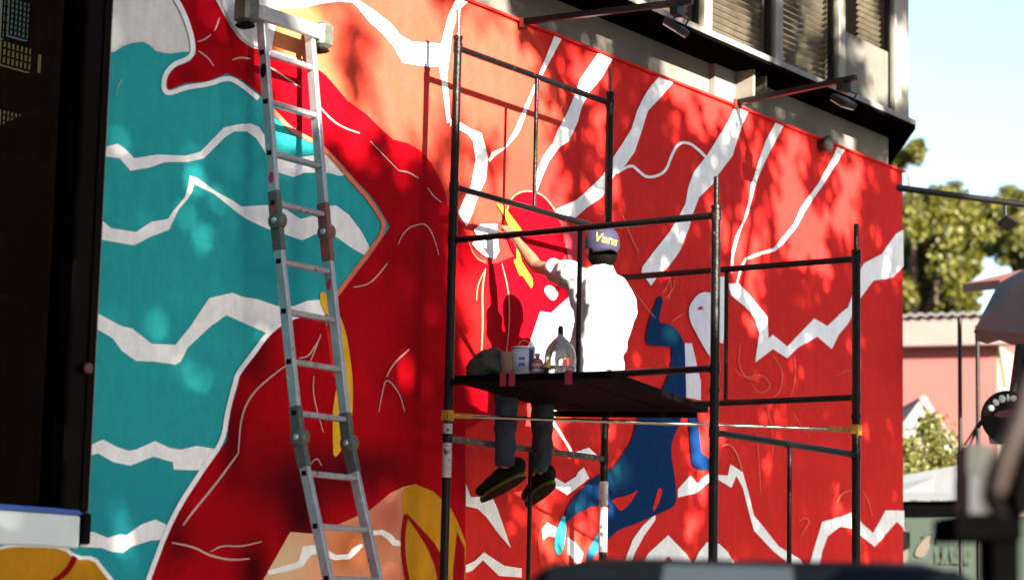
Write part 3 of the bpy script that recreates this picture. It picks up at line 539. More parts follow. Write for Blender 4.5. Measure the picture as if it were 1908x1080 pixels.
# ================================================================ WALL LAMPS ON BRACKETS
def lamp(basepx, tippx, label, flip):
    b = onY(*basepx, 0); b.y = -.02; t = onZ(*tippx, b.z); t.z += .02
    e = empty('wall_lamp', (b.x, 0, b.z), label, 'lamp', 'flood lamps on brackets along the wall top')
    d = (t-b).normalized(); sd = d.cross(Vector((0, 0, 1))).normalized(); uu = sd.cross(d); M = Matrix((d, sd, uu)).transposed()
    MB().box((b+t)/2, ((t-b).length, .036, .036), M).build('arm', 'black_metal', e)
    MB().box(b+d*.01+Vector((0, 0, -.01)), (.02, .07, .06), M).build('base_plate', 'red_worn', e)
    h = t-d*.10+Vector((0, 0, -.05))
    MB().box(h+Vector((0, 0, .01)), (.05, .10, .08), M).build('clamp', 'black_metal', e)
    Mh = M @ Matrix.Rotation(math.radians(35*flip), 3, 'Y')
    hd = h+Vector((0, 0, -.10))
    k = MB(); k.bbox((-.10, -.13, -.035), (.10, .13, .035), .012); k.v = [hd+Mh @ p*.62 for p in k.v]; k.build('lamp_head', 'black_metal', e)
    k = MB(); k.box((0, 0, -.042), (.17, .23, .012)); k.v = [hd+Mh @ p*.62 for p in k.v]; k.build('lamp_glass', 'can_metal', e)
    k = MB(); k.tube((0, -.145, 0), (0, -.145, .12), .008); k.tube((0, .145, 0), (0, .145, .12), .008); k.tube((0, -.145, .12), (0, .145, .12), .008); k.v = [hd+Mh @ p*.62 for p in k.v]; k.build('yoke', 'black_metal', e)
    return e
lamp((968, 42), (1290, 8), 'flood lamp on long brown arm above the scaffold, leftmost on the wall top', 1)
lamp((1368, 192), (1594, 150), 'flood lamp on brown arm beside the steel bracket plates', 1)
e = empty('wall_lamp', onZ(1692, 352, 4.85), 'flood lamp on black pole reaching right from the wall end', 'lamp', 'flood lamps on brackets along the wall top')
a = onZ(1660, 348, 4.85); b = onZ(1930, 384, 4.85); MB().tube(a, b, .027).build('arm', 'black_metal', e)
h = onZ(1873, 377, 4.85); MB().tube(h, h+Vector((0, 0, -.16)), .014).build('clamp', 'black_metal', e)
MB().tube(h+Vector((.06, .03, 0)), h+Vector((.06, .03, -.14)), .012).build('clamp', 'black_metal', e)
k = MB(); k.bbox((-.13, -.10, -.03), (.13, .10, .03), .012); Mh = Matrix.Rotation(math.radians(-30), 3, 'X') @ Matrix.Rotation(math.radians(18), 3, 'Y'); k.v = [h+Vector((.04, 0, -.17))+Mh @ (p*.6) for p in k.v]; k.build('lamp_head', 'black_metal', e)
p = onY(1528, 270, 0); rv = empty('wall_vent', (p.x, -.01, p.z), 'small round grey vent cap near the mural top edge', 'vent')
MB().lathe(p+Vector((0, -.001, 0)), [(.0, 0), (.05, 0), (.05, .05), (.062, .055), (.062, .075), (.04, .09), (.0, .092)], 20, Matrix.Rotation(math.radians(90), 3, 'X')).build('vent_cap', 'hinge_steel', rv)

# ================================================================ LADDER
ld = empty('ladder', (9.2, -.6, .13), 'paint splashed folding aluminium ladder leaning on the mural', 'ladder')
Lp = [(487, 30), (519, 415), (560, 815), (618, 1085)]; Rp = [(577, 66), (602, 430), (645, 825), (700, 1085)]
pL0 = onY(487, 30, -.12); pR0 = onY(577, 66, -.12)
XL, XR = pL0.x, pR0.x
KL = [onX(x, y, XL) for x, y in Lp]; KR = [onX(x, y, XR) for x, y in Rp]
for i in range(4):
    yy = (KL[i].y+KR[i].y)/2; zz = (KL[i].z+KR[i].z)/2
    KL[i] = Vector((XL, yy, zz)); KR[i] = Vector((XR, yy, zz))
for K in (KL, KR):
    d = (K[3]-K[2]); K.append(K[3]+d*((K[3].z-.135)/(-d.z))); K.pop(3)
def rail(a, b, X, w=.064, t=.026):
    d = (b-a).normalized(); x = Vector((1, 0, 0)); n = x.cross(d).normalized(); M = Matrix((x, n, d)).transposed(); L = (b-a).length
    m_ = MB(); k = MB(); k.bbox((-t/2, -w/2, 0), (t/2, w/2, L), .004); m_.add([a+M @ p for p in k.v], k.f); return m_
for K in (KL, KR):
    for i in range(3):
        a, b = K[i], K[i+1]; d = (b-a).normalized()
        rail(a+d*(.10 if i else -.02), b-d*(.10 if i < 2 else .03), 0, .056, .03).build('rail', 'aluminium', ld)
    for j in (1, 2):
        for s in (-1, 1):
            nb = K[j-1 if s < 0 else j+1]; d = (nb-K[j]).normalized()
            hb = rail(K[j]+d*.03, K[j]+d*.16, 0, .066, .036).build('hinge_arm', 'hinge_rust' if (K is KR and j == 1) else 'hinge_steel', ld)
        h = MB(); h.lathe(K[j]+Vector((-.032, -.012, 0)), [(.0, 0), (.040, 0), (.046, .006), (.046, .05), (.040, .056), (.0, .056)], 24, Matrix.Rotation(math.radians(90), 3, 'Y'))
        ho = h.build('hinge', 'hinge_rust' if (K is KR and j == 1) else 'hinge_steel', ld)
        MB().lathe(K[j]+Vector((-.040, -.012, 0)), [(.0, 0), (.014, 0), (.016, .004), (.016, .012), (.0, .012)], 12, Matrix.Rotation(math.radians(90), 3, 'Y')).build('hinge_pin', 'can_metal', ho)
    d = (K[3]-K[2]).normalized(); rail(K[3]-d*.06, K[3]+d*.02, 0, .075, .05).build('foot', 'rubber', ld)
def onrail(K, z):
    for i in range(3):
        if K[i].z >= z >= K[i+1].z or i == 2: t = (z-K[i].z)/(K[i+1].z-K[i].z); return K[i].lerp(K[i+1], t)
rz = [onX(534, y, XL).z for y in (92, 185, 282, 376, 486, 580, 674, 770, 882, 980, 1076)]
while rz[-1] > .5: rz.append(rz[-1]-.29)
for z in rz:
    a = onrail(KL, z); b = onrail(KR, z); a.x += .017; b.x -= .017
    k = MB(); k.bbox((a.x, a.y-.022, z-.014), (b.x, a.y+.022, z+.014), .005); k.build('rung', 'rung_alu', ld)
    for x in (XL-.0165,):
        MB().box((x, a.y, z), (.004, .030, .026)).build('rung_end', 'rubber', ld)
c0 = KL[0]+Vector((-.15, -.01, .02)); c1 = KR[0]+Vector((.07, -.01, .0))
k = MB(); k.bbox((c0.x, c0.y-.045, c0.z-.05), (c1.x, c0.y-.012, c0.z+.03), .006); k.build('stabiliser_bar', 'aluminium', ld)
for x, m_ in ((c0.x-.02, 'hinge_steel'), (c1.x-.03, 'hinge_steel')):
    MB().bbox((x-.015, c0.y-.06, c0.z-.085), (x+.09, c0.y+.05, c0.z+.055), .018).build('end_cap', 'hinge_steel', ld)
    MB().bbox((x-.01, c0.y-.05, c0.z-.11), (x+.07, c0.y+.04, c0.z-.087), .01).build('rubber_pad', 'rubber', ld)
for (x, y, s) in ((502, 130, 1), (520, 385, 1), (512, 330, .8), (604, 470, 1.2), (609, 530, .8)):
    a = onX(x, y, (XL if x < 560 else XR)-.0165); b = onrail(KL, a.z); MB().ell((a.x, b.y, a.z), (.002, .02*s, .04*s)).build('paint_splash', 'paint_splash' if y != 130 else 'rubber', ld)

# ================================================================ SCAFFOLD
sx0, sx1, sy0, sy1 = 10.305, 11.92, -.32, -2.03
sc = empty('scaffold', ((sx0+sx1)/2, (sy0+sy1)/2, .13), 'dark steel tube scaffold tower with yellow clamps in front of the mural', 'scaffold')
posts = {1: (sx0, sy0, 4.60), 2: (sx1, sy0, 4.60), 3: (sx0, sy1, 3.47), 4: (sx1, sy1, 3.47)}
for k_, (x, y, zt) in posts.items():
    MB().tube((x, y, .15), (x, y, zt), .0245, n=16).build('post', 'scaffold_steel', sc)
    MB().box((x, y, .141), (.13, .13, .015)).build('foot_plate', 'scaffold_steel', sc)
    MB().tube((x, y, zt), (x, y, zt+.17), .015, n=12).build('pin', 'chrome_pin' if k_ == 1 else ('red_worn' if k_ == 2 else 'scaffold_steel'), sc)
    MB().tube((x, y, zt+.0), (x, y, zt+.018), .029, n=16).build('collar', 'scaffold_steel', sc)
    for zc in (2.52, 3.58):
        if zc < zt: MB().tube((x, y, zc-.012), (x, y, zc+.012), .029, n=16).build('collar', 'scaffold_steel', sc)
MB().tube((sx0, sy0, 2.10), (sx0, sy0, 2.40), .027, n=16).build('sleeve', 'white_worn', sc)
MB().tube((sx1, sy0, 1.75), (sx1, sy0, 2.18), .027, n=16).build('sleeve', 'white_worn', sc)
def bar(p, q, r, m='scaffold_steel', name='rail'):
    if name == 'rail':
        d_ = (Vector(q)-Vector(p)).normalized()
        for e_ in (Vector(p)-d_*.022, Vector(q)+d_*.022): MB().tube(e_-Vector((0, 0, .026)), e_+Vector((0, 0, .026)), .0285, n=14).build('coupler', 'scaffold_steel', sc)
    return MB().tube(p, q, r, n=12).build(name, m, sc)
X0, X1, Y0, Y1 = sx0+.022, sx1-.022, sy0-.022, sy1+.022
bar((X0, sy0, 4.548), (X1, sy0, 4.548), .0185); bar((X0, sy0, 3.742), (X1, sy0, 3.742), .0185); bar((X0, sy0, 2.318), (X1, sy0, 2.318), .019, 'crusted_steel')
sx_ = onY(998, 260, sy0).x; bar((sx_, sy0, 4.535), (sx_, sy0, 3.755), .0135, name='strut')
sx_ = onY(988, 900, sy0).x; bar((sx_, sy0, 2.30), (sx_, sy0, .95), .0135, name='strut'); bar((X0, sy0, .93), (X1, sy0, .93), .0185)
for x in (sx0, sx1):
    bar((x, Y0, 3.436), (x, Y1, 3.436), .0185); bar((x, Y0, 2.632), (x, Y1, 2.632), .0185)
sy_ = onX(1079, 560, sx0).y; bar((sx0, sy_, 3.42), (sx0, sy_, 2.648), .0145, name='strut')
sy_ = onX(1353, 620, sx1).y; bar((sx1, sy_, 3.42), (sx1, sy_, 2.648), .0135, name='strut')
bar((X0, sy1, 2.302), (X1, sy1, 2.302), .0185); bar((X0, sy1, .93), (X1, sy1, .93), .0185)
sx_ = onY(1471, 920, sy1).x; bar((sx_, sy1, 2.285), (sx_, sy1, .95), .0135, name='strut')
dv = Vector((sx1-sx0, sy1-sy0, 0)).normalized()
b0 = Vector((sx0, sy0, 2.445))+dv*.03; b1 = Vector((sx1, sy1, 2.445))-dv*.03
bar(b0+dv*.1, b1-dv*.1, .0105, 'chrome_pin', 'brace')
bar(b0, b0+dv*.11, .014, 'yellow_clamp', 'brace_end'); bar(b1-dv*.14, b1, .014, 'yellow_clamp', 'brace_end')
for (x, y) in ((sx0, sy0), (sx1, sy1)):
    MB().tube((x, y, 2.415), (x, y, 2.475), .034, n=14).build('clamp', 'yellow_clamp', sc)
    MB().box((x-.03, y-.012, 2.445), (.035, .05, .045)).build('clamp_block', 'yellow_clamp', sc)

# deck plank, strapped skew under the rails
ZP = 2.570; TP = .036
A, B, C_, D = (onZ(*q, ZP) for q in ((845, 712), (1040, 766), (1320, 769), (1140, 704)))
dk = empty('scaffold_plank', ((A+C_)/2), 'dark weathered plank deck strapped skew under the scaffold rails', 'plank')
N = 4
for i in range(N):
    a = A.lerp(D, i/N+.004); d = A.lerp(D, (i+1)/N-.004); b = B.lerp(C_, i/N+.004); c = B.lerp(C_, (i+1)/N-.004)
    dz = Vector((0, 0, .002*(i % 2)))
    o = MB().prism([a+dz, b+dz, c+dz, d+dz], (0, 0, TP)).build('board', 'plank_wood', dk); fixnormals(o)
for t in (.90,):
    a = A.lerp(B, t)-Vector((0, 0, .03)); d = D.lerp(C_, t)-Vector((0, 0, .03)); MB().tube(a.lerp(d, .02), a.lerp(d, .98), .022, n=4).build('batten', 'plank_wood', dk)
DT = ZP+TP+.002
def deckpt(px, off):                    # point on the deck top, 'off' metres in from its near edge
    best = None
    n_ = (B-A).normalized()
    for i in range(400):
        t = i/399; q = A.lerp(D, t)+n_*off; q.z = DT
        v = q-CP; x = 954+F*v.dot(rt)/v.dot(fw)
        if best is None or abs(x-px) < best[0]: best = (abs(x-px), q)
    return best[1]
for px, w in ((938, .035), (955, .035), (1060, .04)):
    q = deckpt(px, 0)-(B-A).normalized()*.004; q.z = DT
    ad = (D-A).normalized(); nn = (B-A).normalized(); M = Matrix((ad, nn, Vector((0, 0, 1)))).transposed()
    MB().box(q+Vector((0, 0, -.028)), (w, .004, .075), M).build('strap', 'red_strap', dk)

# ================================================================ THINGS ON THE DECK
q = deckpt(974, .16); pc = empty('paint_can', q, 'white and navy labelled paint can on the plank', 'paint can')
MB().lathe(q, [(.0, 0), (.058, 0), (.062, .006), (.062, .014), (.0, .014)], 24).build('base_rim', 'can_metal', pc)
MB().lathe(q, [(.0, .0141), (.060, .0141), (.060, .150), (.0, .150)], 28).build('label_wrap', 'can_label', pc)
MB().lathe(q, [(.0, .1501), (.063, .1501), (.064, .158), (.054, .160), (.052, .154), (.0, .154)], 24).build('lid_rim', 'can_metal', pc)
for a0, a1, z0, z1 in ((-2.0, -1.35, .03, .145), (-2.9, -2.35, .05, .07), (-2.9, -2.35, .085, .10), (-1.9, -1.5, .10, .14)):
    k = MB(); n = 6; ro = .0615
    ring = lambda z, r: [q+Vector((r*math.cos(a0+(a1-a0)*i/n), r*math.sin(a0+(a1-a0)*i/n), z)) for i in range(n+1)]
    bo = ring(z0, ro); to = ring(z1, ro); k.add(bo+to, [(i, i+1, n+2+i, n+1+i) for i in range(n)]); k.build('label_print', 'can_blue', pc)
hp = [q+Vector((.062*math.cos(t), -.01, .15+.075*math.sin(t)*.6)) for t in [math.pi*i/10 for i in range(11)]]
MB().path(hp, .0025, 6).build('wire_handle', 'paint_salmon', pc)
q = deckpt(947, .13); MB().lathe(q, [(.0, 0), (.045, 0), (.047, .01), (.046, .02), (.046, .125), (.040, .13), (.036, .125), (.036, .08), (.0, .078)], 22).build('brown_tin', 'brown_paper', label='small brown open tin between the cloth bag and the labelled paint can', cat='tin')
q = deckpt(911, .14); bg_ = empty('cloth_bag', q, 'crumpled olive cloth bag at the left end of the plank', 'bag')
k = MB(); rings = []
for j, (h, rr) in enumerate(((0, .085), (.02, .105), (.05, .10), (.085, .085), (.11, .06), (.13, .065), (.145, .05))):
    rings.append([q+Vector((1.0*rr*math.cos(t)*(1+.22*math.sin(3*t+j)), 1.15*rr*math.sin(t)*(1+.2*math.cos(4*t+j*1.7)), h+.015*math.sin(2*t+j))) for t in [2*math.pi*i/18 for i in range(18)]])
k.loft(rings, True, True); k.build('bag_body', 'bag_olive', bg_)
ad = (D-A).normalized()
MB().path([q-ad*.09+Vector((0, 0, .13)), q-ad*.06+Vector((0, 0, .10)), q+Vector((0, 0, .11)), q+ad*.05+Vector((0, 0, .155)), q+ad*.09+Vector((0, 0, .12))], .007, 6).build('bag_string', 'brown_paper', bg_)
q = deckpt(1001, .15); pb = empty('small_bottle', q, 'small pink and white bottle next to the paint can', 'bottle')
MB().lathe(q, [(.0, 0), (.03, 0), (.033, .006), (.033, .07), (.025, .09), (.012, .097), (.012, .105), (.0, .105)], 18).build('bottle_body', 'bottle_pink', pb)
MB().lathe(q+Vector((0, 0, .1055)), [(.0, 0), (.015, 0), (.015, .018), (.0, .018)], 14).build('bottle_cap', 'sock_white', pb)
for dz in (.02, .05): MB().lathe(q, [(.0331, dz), (.0338, dz), (.0338, dz+.014), (.0331, dz+.014)], 18).build('label_band', 'sock_white', pb)
q = deckpt(1043, .20); wb = empty('water_bottle', q, 'large clear plastic bottle with black spout on the plank', 'bottle')
MB().lathe(q, [(.0, 0), (.078, 0), (.085, .012), (.086, .05), (.082, .055), (.086, .06), (.086, .10), (.080, .135), (.066, .165), (.045, .192), (.024, .212), (.017, .222), (.017, .228), (.0, .228)], 26).build('bottle_body', 'bottle_clear', wb)
MB().lathe(q+Vector((0, 0, .2285)), [(.0, 0), (.016, 0), (.016, .03), (.011, .045), (.0, .045)], 14).build('spout', 'black_plastic', wb)
q = deckpt(1016, .12); br = empty('paint_brush', q, 'small brush with yellow ferrule leaning on the clear bottle', 'brush')
tip = deckpt(1034, .12)+Vector((0, 0, .19)); mid = q.lerp(tip, .45)
MB().path([mid, mid.lerp(tip, .5), tip], [.006, .008, .004], 8).build('handle', 'brown_paper', br)
MB().path([q.lerp(tip, .22), mid], [.017, .009], 10).build('ferrule', 'logo_yellow', br)
MB().path([q+Vector((0, 0, .003)), q.lerp(tip, .22)], [.011, .017], 10).build('bristles', 'strap_brown', br)

# ================================================================ PAINTER
def V(*a): return Vector(a)
pel = V(10.99, -.86, 2.715); H = onX(1121, 462, 11.0)
ch = V(10.99, -.905, 3.05); nb = V(10.99, -.86, 3.325)
SL = onX(1066, 512, 10.85); SR = V(11.18, -.83, 3.24)
EL = onX(1000, 497, 10.98); WLh = onX(966, 452, 11.0); HL = onX(953, 434, 11.01)
ER = V(11.30, -.68, 3.02); WR = V(11.20, -.47, 2.84); HR = V(11.16, -.40, 2.80)
KLn = onY(944, 722, -.47); KRn = onY(1010, 742, -.43); KLn.z = max(KLn.z, 2.68); KRn.z = max(KRn.z, 2.68)
AL = onY(941, 862, -.44); AR = onY(1010, 874, -.42)
person = MB()
back = V(-.62, -.78, 0); front = -back
person.ell(H, (.078, .095, .115), Matrix.Rotation(math.atan2(front.y, front.x)-math.pi/2, 3, 'Z'))
person.ell(H+front*.045+V(0, 0, -.05), (.05, .05, .06)); person.cap(H+front*.09+V(0, 0, .0), H+front*.108+V(0, 0, -.03), .009, .014)
side = V(front.y, -front.x, 0)
for s in (-1, 1): person.ell(H+side*s*.078+V(0, 0, -.015)-front*.005, (.014, .02, .03))
person.cap(nb-V(0, 0, .03), H+V(0, 0, -.07), .056, .052)
person.ell(ch, (.15, .10, .22)); person.ell(pel+V(0, 0, .06), (.15, .11, .12)); person.cap(pel+V(0, 0, .1), ch, .11, .12)
person.cap(nb-V(0, 0, .05), SL, .055, .052); person.cap(nb-V(0, 0, .05), SR, .055, .052)
def arm(S, E_, W_): person.cap(S, E_, .050, .038); person.cap(E_, E_.lerp(W_, .35), .038, .041); person.cap(E_.lerp(W_, .35), W_, .041, .026)
arm(SL, EL, WLh); arm(SR, ER, WR)
def hand(W_, Hc, curl, palmn):
    d = (Hc-W_).normalized(); s = d.cross(palmn).normalized(); pn = s.cross(d)
    person.cap(W_, Hc, .024, .028)
    M = Matrix((s, pn, d)).transposed(); person.ell(Hc, (.040, .017, .045), M)
    for i, L_ in enumerate((.066, .074, .070, .054)):
        o = Hc+s*(.030-.020*i)+d*.035; k1 = o+d*L_*.45+pn*curl*.012; k2 = k1+d*L_*.35*(1-curl*.5)+pn*curl*.028; k3 = k2+d*L_*.22*(1-curl)+pn*curl*.02
        person.cap(o, k1, .0092, .0088); person.cap(k1, k2, .0088, .008); person.cap(k2, k3, .008, .0068)
    t0 = Hc+s*.034-d*.015; t1 = t0+s*.028+d*.028+pn*.012; t2 = t1+d*.03+s*.004+pn*.012
    person.cap(t0, t1, .012, .010); person.cap(t1, t2, .010, .008)
hand(WLh, HL, .55, V(.3, .9, -.3)); hand(WR, HR, .5, V(0, .2, -1))
person.cap(pel+V(-.09, 0, 0), KLn, .075, .05); person.cap(pel+V(.09, 0, 0), KRn, .075, .05); person.cap(KLn, AL, .05, .034); person.cap(KRn, AR, .05, .034)
pe = person.build('person', 'skin', label='person in white t-shirt and backwards cap sitting on the scaffold plank, painting the wall', cat='person'); remesh(pe, .0065, 3)
# t-shirt
tee = MB()
def ring(c, rx, ry, rot=0, n=28, k=0):
    out = []
    for i in range(n):
        t = 2*math.pi*i/n; f_ = 1+.025*k*math.sin(5*t+c.z*23)+.018*k*math.sin(9*t-c.z*31)
        x, y = rx*math.cos(t)*f_, ry*math.sin(t)*f_; out.append(c+V(x*math.cos(rot)-y*math.sin(rot), x*math.sin(rot)+y*math.cos(rot), 0))
    return out
tee.loft([ring(V(10.97, -.83, 2.63), .185, .145, k=1.3), ring(V(10.97, -.84, 2.74), .185, .152, k=1.5), ring(V(10.98, -.87, 2.86), .183, .158, k=1.3), ring(V(10.98, -.905, 2.98), .185, .158, k=1), ring(V(10.99, -.93, 3.10), .198, .152, k=.5), ring(V(10.99, -.915, 3.19), .192, .132, k=.2), ring(V(10.99, -.895, 3.265), .155, .105), ring(V(10.99, -.88, 3.315), .10, .082), ring(V(10.99, -.872, 3.345), .068, .066)], True, True)
def sleeve(S, E_, t):
    m = S.lerp(E_, t); tee.cap(V(10.99+(S.x-10.99)*.55, S.y*.5-.89*.5, 3.25), S, .075, .078); tee.cap(S, S.lerp(m, .5), .078, .075); d = (m-S).normalized()
    tee.tube(S.lerp(m, .5), m, .072, .078, n=18)
sleeve(SL, EL, .50); sleeve(SR, ER, .5)
tee.cap(SL+V(.04, 0, -.06), V(10.84, -.86, 3.02), .06, .05)
to = tee.build('t_shirt', 'tee', pe); remesh(to, .009, 5)
tx = bpy.data.textures.new('folds', 'CLOUDS'); tx.noise_scale = .10; tx.noise_depth = 1
dm = to.modifiers.new('d', 'DISPLACE'); dm.texture = tx; dm.strength = .045; dm.mid_level = .5; dm.texture_coords = 'LOCAL'
jtx = tx
# jeans
jn = MB()
jn.ell(pel+V(0, .0, .0), (.17, .135, .10))
for s, K_, A_ in ((-1, KLn, AL), (1, KRn, AR)):
    jn.cap(pel+V(.085*s, .02, .0), K_, .088, .072); d = (A_-K_)
    jn.cap(K_, K_+d*.3, .072, .070); jn.cap(K_+d*.3, K_+d*.62, .070, .062); jn.tube(K_+d*.6, K_+d*1.04, .062, .060, n=16)
    for q_, r_ in ((.35, .071), (.6, .066), (.84, .064)): jn.ell(K_+d*q_, (r_, r_, .02))
jo = jn.build('jeans', 'denim', pe); remesh(jo, .010, 3)
tx2 = bpy.data.textures.new('denim_folds', 'CLOUDS'); tx2.noise_scale = .06; tx2.noise_depth = 1
dm = jo.modifiers.new('d', 'DISPLACE'); dm.texture = tx2; dm.strength = .022; dm.mid_level = .5
# shoes
def shoe(A_, toe, sock):
    d = (toe-A_); dh = d.normalized(); s = dh.cross(V(0, 0, 1)).normalized(); u_ = s.cross(dh); M = Matrix((dh, s, u_)).transposed()
    L_ = d.length; k = MB(); c = A_-dh*.045
    for t, w, h in ((0, .042, .062), (.25, .046, .068), (.5, .048, .056), (.75, .048, .046), (1.0, .042, .036)):
        k.ell(c+dh*(L_+.03)*t+u_*(h*.5-.045), (.075, w, h), M)
    k.cap(A_+u_*.03, A_-u_*.02, .045, .046)
    o = k.build('shoe', 'shoe_cloth', pe); remesh(o, .008, 10)
    so2 = MB(); rings = []
    for hh in (-.092, -.087):
        rings.append([c+dh*((L_+.03)*.5+(L_+.13)*.5*math.cos(t))+s*(.050*math.sin(t)*(1-.12*math.cos(t)))+u_*hh for t in [2*math.pi*i/24 for i in range(24)]])
    so2.loft(rings, True, True); so2.build('sole', 'rubber', o)
    so3 = MB(); rings = []
    for hh, ex in ((-.0868, 0), (-.083, .003), (-.070, .003), (-.062, -.004)):
        rings.append([c+dh*((L_+.03)*.5+((L_+.13)*.5+ex)*math.cos(t))+s*((.050+ex)*math.sin(t)*(1-.12*math.cos(t)))+u_*hh for t in [2*math.pi*i/24 for i in range(24)]])
    so3.loft(rings, True, True); so3.build('sole_band', 'shoe_sole', o)
    if sock: MB().tube(A_+(KRn-A_).normalized()*.02, A_+(KRn-A_).normalized()*.055, .048, n=16).build('sock', 'sock_white', pe)
shoe(onY(951, 872, -.42), onY(898, 904, -.19), False); shoe(onY(1013, 886, -.40), onY(982, 913, -.22), True)
# cap, hair
Mc = Matrix.Identity(3)
cz = (V(0, 0, 1)+front*-.10).normalized(); cx = (back-cz*back.dot(cz)).normalized(); cy = cz.cross(cx); MC = Matrix((cx, cy, cz)).transposed()
cc = H+V(0, 0, .012)
cp = MB(); cp.lathe(cc, [(.101, -.02), (.104, .0), (.103, .03), (.095, .062), (.078, .089), (.05, .106), (.02, .113), (.0, .114)], 28, MC); co_ = cp.build('cap', 'cap_cloth', pe)
MB().lathe(cc, [(.0, .113), (.010, .113), (.010, .119), (.0, .121)], 10, MC).build('cap_button', 'cap_cloth', co_)
bm_ = MB(); R0 = []
for j in range(4):
    t = j/3; R0.append([cc+MC @ V((.098+.062*t)*math.cos(a)*(1.0)-.0, (.098-.012*t)*math.sin(a)*.95, -.014-.012*t-.014*t*abs(math.sin(a))) for a in [math.radians(-62+124*i/14) for i in range(15)]])
top = [p for r in R0 for p in r]; bot = [p-cz*.005 for p in top]; nn_ = 15
fs = [(j*nn_+i, j*nn_+i+1, (j+1)*nn_+i+1, (j+1)*nn_+i) for j in range(3) for i in range(14)]
bm_.add(top+bot, fs+[tuple(reversed([k+len(top) for k in f])) for f in fs], True); bm_.build('cap_brim', 'cap_cloth', co_)
hr = MB(); hr.ell(H+back*.020+V(0, 0, -.045), (.086, .090, .078), Matrix.Rotation(math.atan2(front.y, front.x)-math.pi/2, 3, 'Z')); hr.build('hair', 'hair', pe)
for s in (-1, 1): MB().ell(H+front*.088+side*s*.03+V(0, 0, .005), (.011, .011, .007)).build('eye', 'hair', pe)
def textmesh(txt, size):
    cu = bpy.data.curves.new('t', 'FONT'); cu.body = txt; cu.size = size; cu.align_x = 'CENTER'; cu.align_y = 'CENTER'; cu.shear = .25; cu.resolution_u = 3; cu.offset = size*.018
    ob = bpy.data.objects.new('t', cu); COL.objects.link(ob); bpy.context.view_layer.update()
    me = bpy.data.meshes.new_from_object(ob.evaluated_get(bpy.context.evaluated_depsgraph_get())); bpy.data.objects.remove(ob)
    return [v.co.copy() for v in me.vertices], [tuple(p.vertices) for p in me.polygons]
tv, tf = textmesh('Vans', .072)
ln = (onX(1131, 462, 10.9)-cc); lx = MC.transposed() @ ln; az0 = math.atan2(lx.y, lx.x)
k = MB(); vs2 = []
for v in tv:
    a_ = az0+v.x/.10+0; hgt = .033+v.y*1.0-v.x*.18; rr = .1085 if hgt < .03 else .1085-(hgt-.03)*.30
    vs2.append(cc+MC @ V(rr*math.cos(a_), rr*math.sin(a_), hgt))
k.add(vs2, tf); k.build('cap_lettering', 'logo_yellow', co_)

